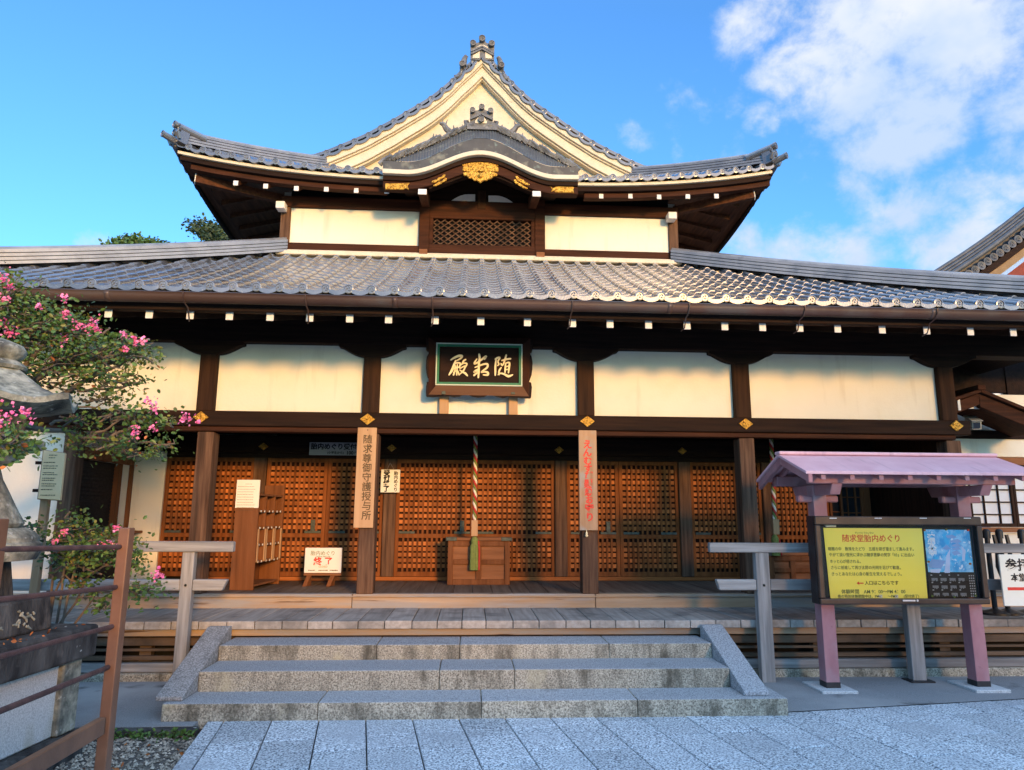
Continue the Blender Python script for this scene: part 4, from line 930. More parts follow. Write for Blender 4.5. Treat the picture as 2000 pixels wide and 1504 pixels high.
# raised bevelled field: sloping inner faces
A = [Z8(*p) for p in ((140, 1000), (1778, 1030), (1800, 80), (140, 70))]; B = [Z8(*p) for p in ((268, 860), (1665, 868), (1672, 196), (270, 168))]
mb = MB(); a = mb.vs([(x, yp+.018, z) for x, z in A]); b = mb.vs([(x, yp-.03, z) for x, z in B])
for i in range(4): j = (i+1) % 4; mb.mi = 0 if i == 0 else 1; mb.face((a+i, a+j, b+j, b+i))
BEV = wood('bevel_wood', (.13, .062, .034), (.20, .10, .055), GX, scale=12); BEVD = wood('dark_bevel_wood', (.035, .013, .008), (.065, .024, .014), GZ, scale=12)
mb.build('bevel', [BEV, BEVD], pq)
def framerect(mb, P, w, y0, y1):          # rectangular moulding inside 4 corner points (bl, br, tr, tl)
    (x0, z0), (x1, _), (_, z1), _ = P; x0, x1, z0, z1 = min(P[0][0], P[3][0]), P[1][0], P[0][1], P[2][1]
    mb.box(x0, x1, y0, y1, z0, z0+w); mb.box(x0, x1, y0, y1, z1-w, z1); mb.box(x0, x0+w, y0, y1, z0+w, z1-w); mb.box(x1-w, x1, y0, y1, z0+w, z1-w)
mb = MB(); framerect(mb, B, .014, yp-.036, yp-.004); mb.build('pale_trim', MINT, pq, .002)
B2 = [(B[0][0]+.0145, B[0][1]+.0145), (B[1][0]-.0145, 0), (0, B[2][1]-.0145), (B[3][0]+.0145, 0)]
mb = MB(); framerect(mb, B2, .026, yp-.030, yp-.002); mb.build('green_trim', GRNE, pq, .002)
MB().box(B[0][0]+.04, B[1][0]-.04, yp-.004, yp+.017, B[0][1]+.04, B[2][1]-.04).build('field', BUND, pq)
STROKES = [
 [((505, 445), 20), ((560, 410), 30), ((640, 378), 38), ((690, 385), 30), ((650, 430), 26), ((600, 455), 14)],
 [((585, 455), 26), ((560, 520), 36), ((525, 610), 40), ((475, 690), 20)],
 [((560, 505), 20), ((620, 492), 24), ((660, 505), 28), ((645, 560), 24)],
 [((585, 540), 18), ((570, 620), 24), ((548, 690), 26)], [((612, 520), 18), ((606, 600), 22), ((600, 690), 26)], [((545, 590), 14), ((620, 565), 20), ((660, 575), 16)], [((545, 650), 14), ((610, 620), 20), ((640, 690), 22)],
 [((690, 500), 18), ((715, 460), 30), ((748, 440), 22)], [((665, 530), 16), ((715, 500), 24), ((765, 510), 24), ((745, 560), 20)],
 [((650, 590), 14), ((700, 560), 20), ((740, 550), 22), ((710, 620), 26), ((650, 680), 14)], [((650, 610), 16), ((700, 645), 26), ((740, 665), 34), ((775, 705), 22)],
 [((965, 355), 30), ((972, 420), 34), ((960, 520), 34), ((958, 640), 34), ((950, 735), 24)],
 [((930, 430), 18), ((890, 490), 26), ((900, 510), 26), ((980, 460), 26), ((1060, 400), 36), ((1078, 395), 30), ((1050, 440), 18)],
 [((895, 570), 16), ((960, 545), 22), ((1050, 515), 28), ((1100, 520), 34), ((1095, 570), 30), ((1030, 620), 24), ((1000, 650), 20), ((1060, 640), 24), ((1105, 655), 36), ((1100, 690), 34), ((1030, 690), 18)],
 [((955, 590), 16), ((905, 620), 22), ((880, 648), 24), ((950, 620), 16)], [((880, 700), 30), ((915, 670), 26), ((960, 640), 14)],
 [((1225, 435), 22), ((1270, 412), 30), ((1300, 415), 28), ((1270, 470), 24), ((1285, 520), 24), ((1260, 540), 16)], [((1240, 440), 22), ((1228, 550), 32), ((1228, 640), 30), ((1225, 700), 20)],
 [((1318, 505), 18), ((1332, 530), 30)], [((1325, 570), 18), ((1295, 615), 28), ((1285, 655), 26), ((1290, 690), 20)],
 [((1330, 460), 20), ((1400, 440), 30), ((1475, 430), 26)], [((1405, 370), 26), ((1385, 440), 30), ((1360, 510), 26), ((1340, 545), 14)],
 [((1395, 500), 20), ((1388, 580), 28), ((1385, 655), 20)], [((1400, 500), 18), ((1455, 495), 28), ((1450, 580), 30), ((1440, 660), 20)], [((1390, 560), 14), ((1440, 550), 18)], [((1390, 610), 14), ((1440, 600), 18)],
 [((1270, 690), 16), ((1310, 668), 22), ((1370, 680), 30), ((1440, 715), 40), ((1510, 690), 16)]]
def ribbon(mb, st, Y, mp_, px2m):
    P = [Vector((*mp_(*p), 0)) for p, w in st]; wd = [w*px2m for p, w in st]; Q = []; Wd = []
    for i in range(len(P)-1):
        p0, p1, p2, p3 = P[max(i-1, 0)], P[i], P[i+1], P[min(i+2, len(P)-1)]
        for k in range(5):
            t = k/5; Q.append(.5*((2*p1)+(p2-p0)*t+(2*p0-5*p1+4*p2-p3)*t*t+(3*p1-p0-3*p2+p3)*t**3)); Wd.append(wd[i]+(wd[i+1]-wd[i])*t)
    Q.append(P[-1]); Wd.append(wd[-1]); L_ = []; R2 = []
    for i, q in enumerate(Q):
        d = (Q[min(i+1, len(Q)-1)]-Q[max(i-1, 0)]); d = d.normalized() if d.length else Vector((1, 0, 0)); n = Vector((-d.y, d.x, 0)); L_.append(q+n*Wd[i]/2); R2.append(q-n*Wd[i]/2)
    d0 = (Q[0]-Q[1]).normalized(); d1 = (Q[-1]-Q[-2]).normalized()
    pts = [Q[0]+d0*Wd[0]*.5]+L_+[Q[-1]+d1*Wd[-1]*.5]+R2[::-1]
    f = mb.vs([(p.x, Y, p.y) for p in pts]); b = mb.vs([(p.x, Y+.012, p.y) for p in pts]); n = len(Q); m = len(pts)
    lf = lambda i: 1+i; rt = lambda i: m-1-i
    for base in (f, b):
        mb.face((base, base+lf(0), base+rt(0))); mb.face((base+lf(n-1), base+n+1, base+rt(n-1)))
        for i in range(n-1): mb.face((base+lf(i), base+lf(i+1), base+rt(i+1), base+rt(i)))
    for i in range(m): j = (i+1) % m; mb.face((f+i, f+j, b+j, b+i))
mb = MB(); sc_ = abs(Z8(100, 0)[0]-Z8(0, 0)[0])/100
for i, st in enumerate(STROKES): ribbon(mb, st, yp-.016-.0006*i, Z8, sc_*1.04)
mb.build('lettering', GLT, pq)
for x0 in (390, 1520):
    (xa, zb_), (xb, za) = Z8(x0-34, 1000), Z8(x0+30, 940); MB().box(xa, xb, yp-.0, yp+.015, zb_, za).build('clip', IRON, pq, .002)
    (xa, za), (xb, zb_) = Z8(x0-72, 1050, 8.24), Z8(x0+72, 1340, 8.24); MB().box(xa, xb, 8.235, 8.325, ZB1+.001, za+.06).build('support_block', SGZ, pq, .005)
# ================================================================== SIGN BOARDS
def hang_board(name, label, px, Y, m, th=.028, cat='sign'):
    c = at((px[0]+px[2])/2, px[3], Y); t = thing(name, label, cat, c); pb('board', px, Y, th, m, t, .003); return t
t = thing('pillar_sign', 'tall orange wooden board with black brush writing, nailed to the second pillar', 'sign', at(716, 1031, 8.2))
p0, p1 = at(718.5, 834, 8.2), at(714, 1031, 8.2); hw = .109
MB().box(p0.x-hw-.006, p0.x+hw-.006, 8.2, 8.24, p1.z, p0.z).build('board', SGZ, t, .004)
for i, ch in enumerate('随求尊御守護授与所'):
    q = at(718-.35*i, 859+18.6*i, 8.2); text('lettering', ch, q.x+random.uniform(-.004, .004), q.z, 8.199, .108, BRINK, t, .0015)
MB().cyl((p0.x, 8.198, p0.z-.035), (p0.x, 8.205, p0.z-.035), .007, n=6).build('nail', BLK, t)
t = thing('pillar_sign', 'tall worn wooden board with red brush writing, nailed to the third pillar', 'sign', at(1149, 1036, 8.2))
p0, p1 = at(1147.5, 840, 8.2), at(1150, 1036, 8.2)
MB().box(p0.x-.105, p0.x+.105, 8.2, 8.24, p1.z, p0.z).build('board', SGW, t, .004)
zz = p0.z-.135
for ch, s_, px, py in (('え', .125, 1147.5, 869), ('ん', .125, 1147, 885), ('む', .12, 1148, 901), ('す', .115, 1148.5, 916), ('び', .115, 1149.5, 930), ('懸', .13, 1149.5, 946.5), ('想', .105, 1149.5, 962.5), ('お', .11, 1151, 977), ('守', .125, 1151, 993.5), ('り', .125, 1152, 1011)):
    q = at(px, py, 8.2); text('lettering', ch, q.x, q.z, 8.199, s_*.86, RED, t, .0035)
mb = MB(); g = at(1146, 1041, 8.19); mb.lathe(g.x, 8.20, [(.004, g.z-.045), (.016, g.z-.04), (.020, g.z-.028), (.010, g.z-.016), (.014, g.z-.004), (.006, g.z+.014), (.003, g.z+.03)], 10); mb.build('gourd_charm', GLT, t, smooth=60)
t = hang_board('reception_sign', 'grey board with black writing and a price of 100, mounted under the inner beam', (604, 864, 700, 889), YW-.15, GREYB)
Y = YW-.1515; c = at(652, 873, Y); text('lettering', '胎内めぐり受付', c.x+.0, c.z, Y, .089, INK, t, .003, xs=1.0)
c = at(661, 884.6, Y); text('lettering', '(小学生から)', c.x-.04, c.z, Y, .04, INK, t, .001); text('lettering', '100', c.x+.155, c.z, Y, .066, INK, t, .002); text('lettering', '円', c.x+.235, c.z, Y, .042, INK, t, .001)
t = thing('hanging_notice', 'small square cream board with two columns of black brush writing, hung by a cord', 'notice', at(761, 962, YW-.16))
Y = YW-.17; pb('board', (743.5, 917, 781, 962), Y, .02, PAPW, t, .005)
a, b, c_ = at(756, 918, Y), at(762, 904, Y+.03), at(770, 918, Y); mb = MB(); mb.tube([a, b], .003, 4); mb.tube([b, c_], .003, 4); mb.build('cord', GRX, t)
c = at(755, 940, Y); text('lettering', '受\n付\n終\n了', c.x, c.z, Y-.001, .088, INK, t, .004, line=.8)
c = at(773, 941, Y); text('lettering', '胎\n内\nめ\nぐ\nり', c.x, c.z, Y-.001, .058, INK, t, .0015, line=.95)
# closed stand
t = thing('closed_stand', 'white board with red closing notice on a low wooden easel', 'notice', at(629, 1138, 9.3))
Y = 9.3; pb('board', (595, 1070, 667, 1119), Y, .022, PAPW, t, .003)
MB().box(at(594, 1122, Y).x, at(667, 1122, Y).x, Y-.03, Y+.06, at(630, 1124, Y).z, at(630, 1119.3, Y).z).build('shelf', BRX, t, .003)
for px in (602, 648): pa_ = at(px, 1121, Y); MB().hexa([(pa_.x-.05, Y-.09, ZS-.012), (pa_.x+.0, Y-.09, ZS-.012), (pa_.x+.03, Y+.05, ZS-.012), (pa_.x-.02, Y+.05, ZS-.012), (pa_.x-.01, Y-.03, pa_.z-.012), (pa_.x+.045, Y-.03, pa_.z-.012), (pa_.x+.045, Y+.03, pa_.z-.012), (pa_.x-.01, Y+.03, pa_.z-.012)]).build('leg', BRZ, t, .003)
c = at(631, 1081, Y); text('lettering', '胎内めぐり', c.x, c.z, Y-.001, .062, GRINK, t)
c = at(631, 1087.5, Y); text('lettering', 'TAINAI MEGURI', c.x, c.z, Y-.001, .026, GRINK, t)
c = at(631, 1097.5, Y); text('lettering', '終 了', c.x, c.z, Y-.001, .105, RED, t, .003)
c = at(631, 1107, Y); text('lettering', 'CLOSED', c.x, c.z, Y-.001, .03, mat('orange_ink', (.65, .25, .06), rough=.6, bump=0), t)
def printlines(rows, Y, m, parent, name='lettering', h=.006, seed=1):
    r_ = random.Random(seed)
    for (x0, x1, y) in rows:
        mb = MB(); a, b = at(x0, y, Y), at(x1, y, Y); x = a.x
        while x < b.x:
            w = r_.uniform(.006, .02); mb.box(x, min(x+w, b.x), Y-.0012, Y-.0002, a.z-h/2*r_.uniform(.7, 1.2), a.z+h/2*r_.uniform(.7, 1.2)); x += w+.004
        mb.build(name, m, parent)
printlines([(602, 615, 1114), (622, 640, 1114), (644, 660, 1114)], Y, BRINK, t, h=.012)
# shoe shelf, turned slightly, with its paper notice
c = at(470, 1142, 8.78); sh = thing('shoe_shelf', 'brown wooden shoe rack with numbered pigeonholes turned sideways beside the first pillar', 'shoe rack', (c.x+.12, 8.78, ZS-.012))
ang = R_(-6)
def rot_sh(p): o = Vector((c.x-.13, 8.78, 0)); q = Vector(p)-o; return Vector((q.x*math.cos(ang)-q.y*math.sin(ang), q.x*math.sin(ang)+q.y*math.cos(ang), q.z))+o
def rbox(mb, x0, x1, y0, y1, z0, z1): mb.hexa([rot_sh(p) for p in ((x0, y0, z0), (x1, y0, z0), (x1, y1, z0), (x0, y1, z0), (x0, y0, z1), (x1, y0, z1), (x1, y1, z1), (x0, y1, z1))]); return mb
sx0, sx1, sy0, sy1 = c.x-.13, c.x+.155, 8.78, 9.62; sz0, sz1 = ZS-.012, at(490, 940, 8.78).z
rbox(MB(), sx0, sx1, sy0, sy0+.03, sz0, sz1).build('side_panel', BRZ, sh, .004)
ztop = at(506, 966, 8.8).z
rbox(MB(), sx0+.02, sx1-.0, sy1-.03, sy1, sz0, ztop+.14).build('side_panel', BRZ, sh, .004)
rbox(MB(), sx0, sx0+.02, sy0+.031, sy1-.031, sz0, ztop).build('back_panel', BRZ, sh)
hz = [sz0+.03, sz0+.30, sz0+.535, sz0+.77, sz0+1.0, ztop]
hz = [sz0+.05] + list(np.linspace(sz0+.32, ztop, 5))
for z in hz: rbox(MB(), sx0+.021, sx1-.01, sy0+.031, sy1-.031, z-.012, z+.012).build('shelf', BRX, sh, .002)
for k in (1, 2):
    y = sy0+(sy1-sy0)*k/3
    for za_, zb_ in zip(hz[1:], hz[2:]): rbox(MB(), sx0+.022, sx1-.012, y-.009, y+.009, za_+.013, zb_-.013).build('divider', BRZ, sh)
for k in range(3):
    ya, yb = sy0+.035+(sy1-sy0-.06)*k/3, sy0+.03+(sy1-sy0-.06)*(k+1)/3
    mb = MB(); rbox(mb, sx1-.009, sx1+.006, ya, ya+.035, hz[1], hz[3]-.012); rbox(mb, sx1-.009, sx1+.006, yb-.035, yb, hz[1], hz[3]-.012); mb.build('pale_edging', SGZ, sh, .002)
    for z in hz[1:5]:
        for yy in (ya+.07, yb-.07): rbox(MB(), sx1-.0095, sx1-.004, yy-.012, yy+.012, z-.011, z+.011).build('number_tag', WHT, sh)
pn = thing('paper_notice', 'cream paper notice pinned to the end of the shoe rack', 'notice', (c.x, 8.75, at(488, 992, 8.76).z))
nz0, nz1 = at(488, 992, 8.76).z, at(490, 939, 8.76).z+.01
rbox(MB(), sx0+.004, sx1+.002, sy0-.012, sy0-.002, nz0, nz1).build('sheet', PAPER, pn)
mb = MB(); r = random.Random(2)
for k in range(11):
    z = nz1-.05-.031*k; x = sx0+.02+(.09 if k == 0 else 0); xe = sx1-.03-(.08 if k == 0 else r.uniform(0, .06))
    while x < xe: w = r.uniform(.006, .018); rbox(mb, x, x+w, sy0-.0132, sy0-.0121, z-.002, z+.002); x += w+.004
mb.build('lettering', BRINK, pn)
# ================================================================== OFFERTORY BOXES AND BELL ROPES
def offertory(label, x0, x1, y, zt_, dep, cloth=True):
    t = thing('offertory_box', label, 'offertory box', ((x0+x1)/2, y, ZS-.012)); z0 = ZS-.012
    mb = MB(); f = .07
    mb.box(x0, x0+f, y, y+.06, z0, zt_-.04); mb.box(x1-f, x1, y, y+.06, z0, zt_-.04); mb.box(x0+f, x1-f, y+.001, y+.06, z0, z0+.07); mb.box(x0+f, x1-f, y+.001, y+.06, zt_-.11, zt_-.041)
    xm = (x0+x1)/2; mb.box(xm-.035, xm+.035, y+.002, y+.06, z0+.07, zt_-.11); zm = z0+.07+(zt_-.11-z0-.07)*.52; mb.box(x0+f, xm-.035, y+.003, y+.06, zm-.03, zm+.03); mb.box(xm+.035, x1-f, y+.003, y+.06, zm-.03, zm+.03)
    mb.build('frame', BRZ, t, .005)
    MB().box(x0+f, x1-f, y+.03, y+.05, z0+.02, zt_-.05).build('front_panel', BRX, t)
    mb = MB(); mb.box(x0+.01, x0+.03, y+.061, y+dep, z0, zt_-.04); mb.box(x1-.03, x1-.01, y+.061, y+dep, z0, zt_-.04); mb.box(x0+.03, x1-.03, y+dep-.02, y+dep, z0, zt_-.04); mb.build('box_sides', BRZ, t)
    mb = MB(); mb.box(x0-.02, x1+.02, y-.02, y+.07, zt_-.039, zt_); mb.box(x0-.02, x1+.02, y+dep-.06, y+dep+.02, zt_-.039, zt_)
    k = y+.11
    while k < y+dep-.1: mb.box(x0-.0, x1+.0, k, k+.03, zt_-.035, zt_-.005); k += .065
    mb.build('slatted_top', BRX, t, .004)
    for xx in (x0-.025, x1-.115): MB().box(xx, xx+.14, y-.028, y+.09, zt_-.042, zt_+.004).build('corner_plate', IRON, t, .003)
    return t
yb_ = 9.42; off_ = offertory('wooden offertory box with panelled front in the middle of the porch', at(874, 1100, yb_).x, at(996, 1100, yb_).x, yb_, at(935, 1050, yb_).z, .45)
offertory('dark wooden offertory box mostly hidden by the railing and the pink notice board', at(1502, 1100, 9.3).x, at(1578, 1100, 9.3).x+.12, 9.3, at(1540, 1079, 9.3).z, .5)
ROPE = [mat('red_cord', (.42, .03, .025), (.5, .05, .04), scale=30, rough=.9, bump=.3), mat('white_cord', (.72, .66, .52), (.8, .74, .6), scale=30, rough=.9, bump=.3), mat('green_cord', (.16, .20, .05), (.22, .26, .07), scale=30, rough=.9, bump=.3)]
def bell_rope(label, px, py0, py1, pw0, pw1, pt1, Y, front=0):
    a, b = at(px[0], py0, Y), at(px[1], py1, Y); t = thing('bell_rope', label, 'bell rope', (b.x, Y, b.z))
    for k in range(3):
        pts = []; n = 110
        for i in range(n+1):
            s_ = i/n; q = a.lerp(b, s_); ph = 2*math.pi*(k/3)+s_*(a.z-b.z)/.17*2*math.pi
            pts.append((q.x+.0145*math.cos(ph), q.y+.0145*math.sin(ph), q.z))
        mb = MB(); mb.tube(pts, .015, 6); mb.build('strand', ROPE[k], t, smooth=60)
    c0, c1 = at(px[1], pw0, Y), at(px[1], pw1, Y)
    MB().box(c0.x-.042, c0.x+.042, Y-.042, Y+.042, c1.z, c0.z).build('wooden_grip', SGZ, t, .004)
    d0, d1 = c1.z, at(px[1], pt1, Y).z
    mb = MB(); r = random.Random(3)
    for k in range(26):
        an = 2*math.pi*k/26; R0, R1 = .048, .052
        mb.tone = r.uniform(-.2, .2); h0 = d0-.10
        mb.tube([(c1.x+.02*math.cos(an), Y+.02*math.sin(an), d0-.055), (c1.x+R0*math.cos(an), Y+R0*math.sin(an), h0-.03), (c1.x+R1*math.cos(an), Y+R1*math.sin(an), d1)], [.007, .008, .008], 5)
    mb.tone = 0; mb.lathe(c1.x, Y, [(.02, d0-.001), (.040, d0-.03), (.046, d0-.055), (.050, d0-.07), (.046, d0-.085), (.045, d0-.10), (.045, d1+.02)], 14)
    mb.build('tassel', ROPE[2], t, smooth=50)
    mb = MB(); mb.tube([(c1.x+.05, Y-.02, d0-.06), (c1.x+.062, Y-.03, d0-.2), (c1.x+.06, Y-.03, d1)], .011, 6); mb.build('red_cord', ROPE[0], t)
    return t
bell_rope('red white and green twisted bell rope with green tassel over the middle offertory box', (929, 927), 850, 1016, 1016, 1047, 1113, 9.36)
bell_rope('twisted bell rope with pale grip over the half-hidden dark offertory box', (1506, 1513), 856, 1014, 1014, 1044, 1085, 9.28)
# ================================================================== PINK ROOFED NOTICE BOARD
YN = 6.88
nL, nR = atz(1613, 1347, .0), atz(1922, 1340, .0)
xl, xr = at(1622, 1250, YN-.07).x, at(1913, 1250, YN-.07).x
nb = thing('notice_board', 'pink roofed notice board on two posts holding a yellow poster', 'notice board', ((xl+xr)/2, YN, 0))
zrg = at(1523, 888, YN).z; ze = at(1581, 921, 6.30).z; ybk = 7.44; zeb = at(1480, 938, ybk).z; xg0 = at(1522, 888, YN).x; xg1 = at(1937, 895, YN).x
pw = .066
for x in (xl, xr):
    zt_ = zrg-.30
    MB().box(x-pw, x+pw, YN-pw, YN+pw, .035, zt_).build('post', PINK, nb, .006, seg=2)
    MB().box(x-pw-.003, x+pw+.003, YN-pw-.003, YN+pw+.003, .034, .085).build('post_shoe', BLK, nb, .003)
    MB().box(x-.17, x+.17, YN-.19, YN+.22, -.02, .034).build('footing_stone', PALE, nb, .006)
    MB().hexa([(x-.05, YN-.36, zt_-.10), (x+.05, YN-.36, zt_-.10), (x+.05, YN+.36, zt_-.10), (x-.05, YN+.36, zt_-.10), (x-.05, YN-.42, zt_), (x+.05, YN-.42, zt_), (x+.05, YN+.42, zt_), (x-.05, YN+.42, zt_)]).build('cross_arm', PINK, nb, .005)
    MB().box(x-.20, x+.20, YN-.04, YN+.04, zt_-.165, zt_-.101).build('bracket', PINK, nb, .012)
for y in (YN-.36, YN+.36):
    MB().box(xg0+.10, xg1-.10, y-.045, y+.045, zrg-.299, zrg-.20).build('purlin', PINK, nb, .006)
MB().box(xg0+.05, xg1-.05, YN-.045, YN+.045, zrg-.13, zrg-.045).build('ridge_beam', PINK, nb, .006)
for sgn, yy, zz in ((-1, 6.30, ze), (1, ybk, zeb)):
    n = Vector((0, -sgn*0, 1))
    MB().hexa([(xg0-.02, yy, zz-.022), (xg1+.02, yy, zz-.022), (xg1+.02, YN, zrg-.022), (xg0-.02, YN, zrg-.022), (xg0-.02, yy, zz+.006), (xg1+.02, yy, zz+.006), (xg1+.02, YN, zrg+.006), (xg0-.02, YN, zrg+.006)]).build('roof_panel', PINKR, nb, .003)
    for x in (xg0+.0, xg1-.04):
        MB().hexa([(x, yy+sgn*-.03*0, zz-.10), (x+.04, yy, zz-.10), (x+.04, YN-sgn*-.001, zrg-.10), (x, YN-sgn*-.001, zrg-.10), (x, yy, zz-.0235), (x+.04, yy, zz-.0235), (x+.04, YN-sgn*-.001, zrg-.0235), (x, YN-sgn*-.001, zrg-.0235)]).build('gable_board', PINK, nb, .004)
    for k in range(8):
        x = xg0+.06+(xg1-xg0-.12)*(k+.35)/7.6
        MB().hexa([(x-.022, yy+.03*-sgn, zz-.070), (x+.022, yy+.03*-sgn, zz-.070), (x+.022, YN, zrg-.075), (x-.022, YN, zrg-.075), (x-.022, yy+.03*-sgn, zz-.024), (x+.022, yy+.03*-sgn, zz-.024), (x+.022, YN, zrg-.024), (x-.022, YN, zrg-.024)]).build('rafter', PINK, nb, .003)
mb = MB(); mb.box(xg0-.025, xg1+.025, YN-.06, YN+.06, zrg-.004, zrg+.03); mb.build('ridge_cap', PINKR, nb, .012, seg=2)
yc = 6.70; cTL, cBR = at(1595, 1009, yc), at(1934, 1181, yc)
cx0, cx1, cz1, cz0 = at(1597, 1095, yc).x, at(1926, 1095, yc).x, at(1755, 1008.5, yc).z, at(1765, 1181, yc).z
fw = .055
mb = MB(); mb.box(cx0, cx1, yc, yc+.035, cz1-.085, cz1); mb.box(cx0, cx1, yc, yc+.035, cz0, cz0+.055); mb.box(cx0, cx0+fw, yc, yc+.035, cz0+.055, cz1-.085); mb.box(cx1-fw, cx1, yc, yc+.035, cz0+.055, cz1-.085)
case = mb.build('display_case', CASE, nb, .012, seg=3)
mb = MB(); mb.box(cx0, cx0+.02, yc+.036, yc+.17, cz0, cz1); mb.box(cx1-.02, cx1, yc+.036, yc+.17, cz0, cz1); mb.box(cx0+.02, cx1-.02, yc+.036, yc+.17, cz0, cz0+.02); mb.box(cx0+.02, cx1-.02, yc+.036, yc+.17, cz1-.02, cz1); mb.box(cx0+.02, cx1-.02, yc+.15, yc+.17, cz0+.02, cz1-.02); mb.build('case_sides', BLK, case)
mb = MB()
for px in (1627, 1715, 1803, 1889): q = at(px, 1012, yc); mb.box(q.x-.035, q.x+.035, yc-.003, yc-.0002, q.z-.004, q.z+.003)
mb.build('clip', WHT, case)
q = at(1775, 1173, yc); mb = MB(); mb.box(q.x-.062, q.x+.062, yc-.008, yc-.0002, q.z-.008, q.z+.008); mb.cyl((q.x+.082, yc-.009, q.z), (q.x+.082, yc-.0003, q.z), .011, n=12); mb.build('latch', mat('steel', (.6, .6, .6), metal=.8, rough=.35, bump=0), case, .002)
q = at(1619, 1023.5, yc+.1); MB().box(q.x-.055, q.x+.055, yc+.06, yc+.10, q.z-.030, q.z+.032).build('case_lamp', PAPW, case, .012, seg=2)
Y = yc+.06
def quadp(px, Y, th=.004): P = [at(*p, Y) for p in px]; mb = MB(); mb.prism([(p.x, p.z) for p in P], Y, Y+th); return mb
ypst = quadp([(1622, 1168.5), (1812, 1168.5), (1800.5, 1032), (1608, 1031)], Y).build('yellow_poster', YEL, nb)
MB().box(cx0+.06, cx1-.06, Y+.01, Y+.016, cz0+.06, cz1-.09).build('pinboard', mat('dark_pinboard', (.02, .024, .024), (.03, .035, .034), rough=.8, bump=.05), case)
Yt = Y-.0005
def tx(s, px, py, size, m, off=0, ax='CENTER', xs=1.0): c = at(px, py, Yt); return text('lettering', s, c.x, c.z, Yt-.0006, size, m, ypst, off, ax, xs, th=.0006)
DOT = at(1661, 1041, Yt); k5 = .00492
tx('ずいぐどうたいない', 1688, 1041, .021, BRINK, 0, xs=1.0)
tx('随求堂胎内めぐり', 1702, 1052.5, .075, RED, .0006, xs=.98)
rows = [('暗闇の中　数珠をたどり　五感を研ぎ澄まして進みます。', 1617, 1072.5, 174), ('やがて淡い蛍光に浮かぶ随求菩薩の梵字「ﾊﾗ」に出会い', 1619, 1084, 173), ('ホッと心が癒される。', 1620.5, 1097, 62), ('さらに前進して再び太陽の光明を浴びて歓喜。', 1622, 1109, 141), ('きっとあなたは心身の新生を覚えるでしょう。', 1623.5, 1121.5, 141)]
GINK = mat('olive_ink', (.10, .13, .05), rough=.6, bump=0)
for s_, px, py, w in rows:
    o = tx(s_, px, py, .0375, GINK, .0003, 'LEFT'); xs_ = [v.co.x for v in o.data.vertices]; f = (w/1381*6.72*1.0)/(max(xs_)-min(xs_)); x0 = min(xs_)
    for v in o.data.vertices: v.co.x = x0+(v.co.x-x0)*f
tx('入口はこちらです', 1722, 1139, .042, INK, .0006)
a = at(1673, 1139, Yt); mb = MB(); mb.prism([(a.x, a.z), (a.x+.026, a.z+.017), (a.x+.022, a.z+.005), (a.x+.068, a.z+.005), (a.x+.068, a.z-.005), (a.x+.022, a.z-.005), (a.x+.026, a.z-.017)], Yt-.0012, Yt-.0002); mb.build('arrow', RED, ypst)
tx('体験時間　AM 9：00～PM 4：00', 1706, 1156, .044, GINK, .0004)
tx('夜の特別体験期間中は、PM6：　～PM9：　(受付終了)', 1716, 1165, .033, GINK, .0003)
mb = MB()
for px in (1720, 1751): q = at(px, 1164.8, Yt); mb.box(q.x-.017, q.x+.017, Yt-.0011, Yt-.0002, q.z-.015, q.z+.015)
mb.build('sticker', mat('grey_sticker', (.62, .60, .50), (.68, .66, .56), rough=.6, bump=0), ypst)
# blue bird's-eye map print: plain painted shapes
BLU = mat('blue_map_print', (.04, .36, .74), (.34, .68, .94), scale=16, detail=7, lo=.38, hi=.62, rough=.55, bump=0, c3=(.05, .50, .88), s3=9, lo3=.52, hi3=.62, c4=(.70, .84, .96), s4=26, lo4=.60, hi4=.66)
mp_ = quadp([(1813, 1117.5), (1902, 1117.5), (1893, 1035), (1804, 1034)], Y).build('map_poster', BLU, nb)
LB = mat('pale_blue_print', (.50, .62, .85), (.60, .70, .90), scale=12, rough=.55, bump=0); MBL = mat('mid_blue_print', (.22, .38, .68), (.28, .44, .74), scale=12, rough=.55, bump=0); WB = mat('white_print', (.82, .86, .92), rough=.6, bump=0)
def mpz(x, y): return pxz(1590+x/5.882, 1000+y/5.882, Y)
for pts, m in (([(1510, 270), (1590, 260), (1640, 290), (1600, 305), (1530, 300)], MBL), ([(1560, 330), (1650, 310), (1700, 345), (1640, 355), (1570, 350)], MBL), ([(1580, 380), (1650, 355), (1690, 395), (1600, 402)], MBL), ([(1585, 420), (1660, 400), (1690, 430), (1600, 440)], MBL), ([(1580, 460), (1640, 440), (1690, 480), (1610, 500)], MBL), ([(1470, 420), (1520, 380), (1570, 420), (1520, 436)], MBL), ([(1310, 620), (1350, 540), (1510, 560), (1460, 650), (1330, 640)], MBL), ([(1520, 500), (1560, 430), (1560, 700), (1500, 700)], LB), ([(1330, 660), (1460, 655), (1440, 700), (1340, 695)], LB), ([(1690, 390), (1740, 440), (1730, 560), (1700, 560), (1705, 450)], LB)):
    MB().prism([mpz(*p) for p in pts], Y-.0012, Y-.0002).build('print', m, mp_)
c = at(1818, 1066, Y); text('lettering', '清\n水\n寺', c.x+.012, c.z, Y-.0015, .085, WB, mp_, .003, line=.78, th=.0008)
tb = quadp([(1815, 1167), (1906, 1167), (1902, 1120), (1812, 1119.5)], Y).build('timetable', INK, nb)
mb = MB(); r = random.Random(6)
GPR = mat('grey_print', (.34, .36, .38), rough=.6, bump=0)
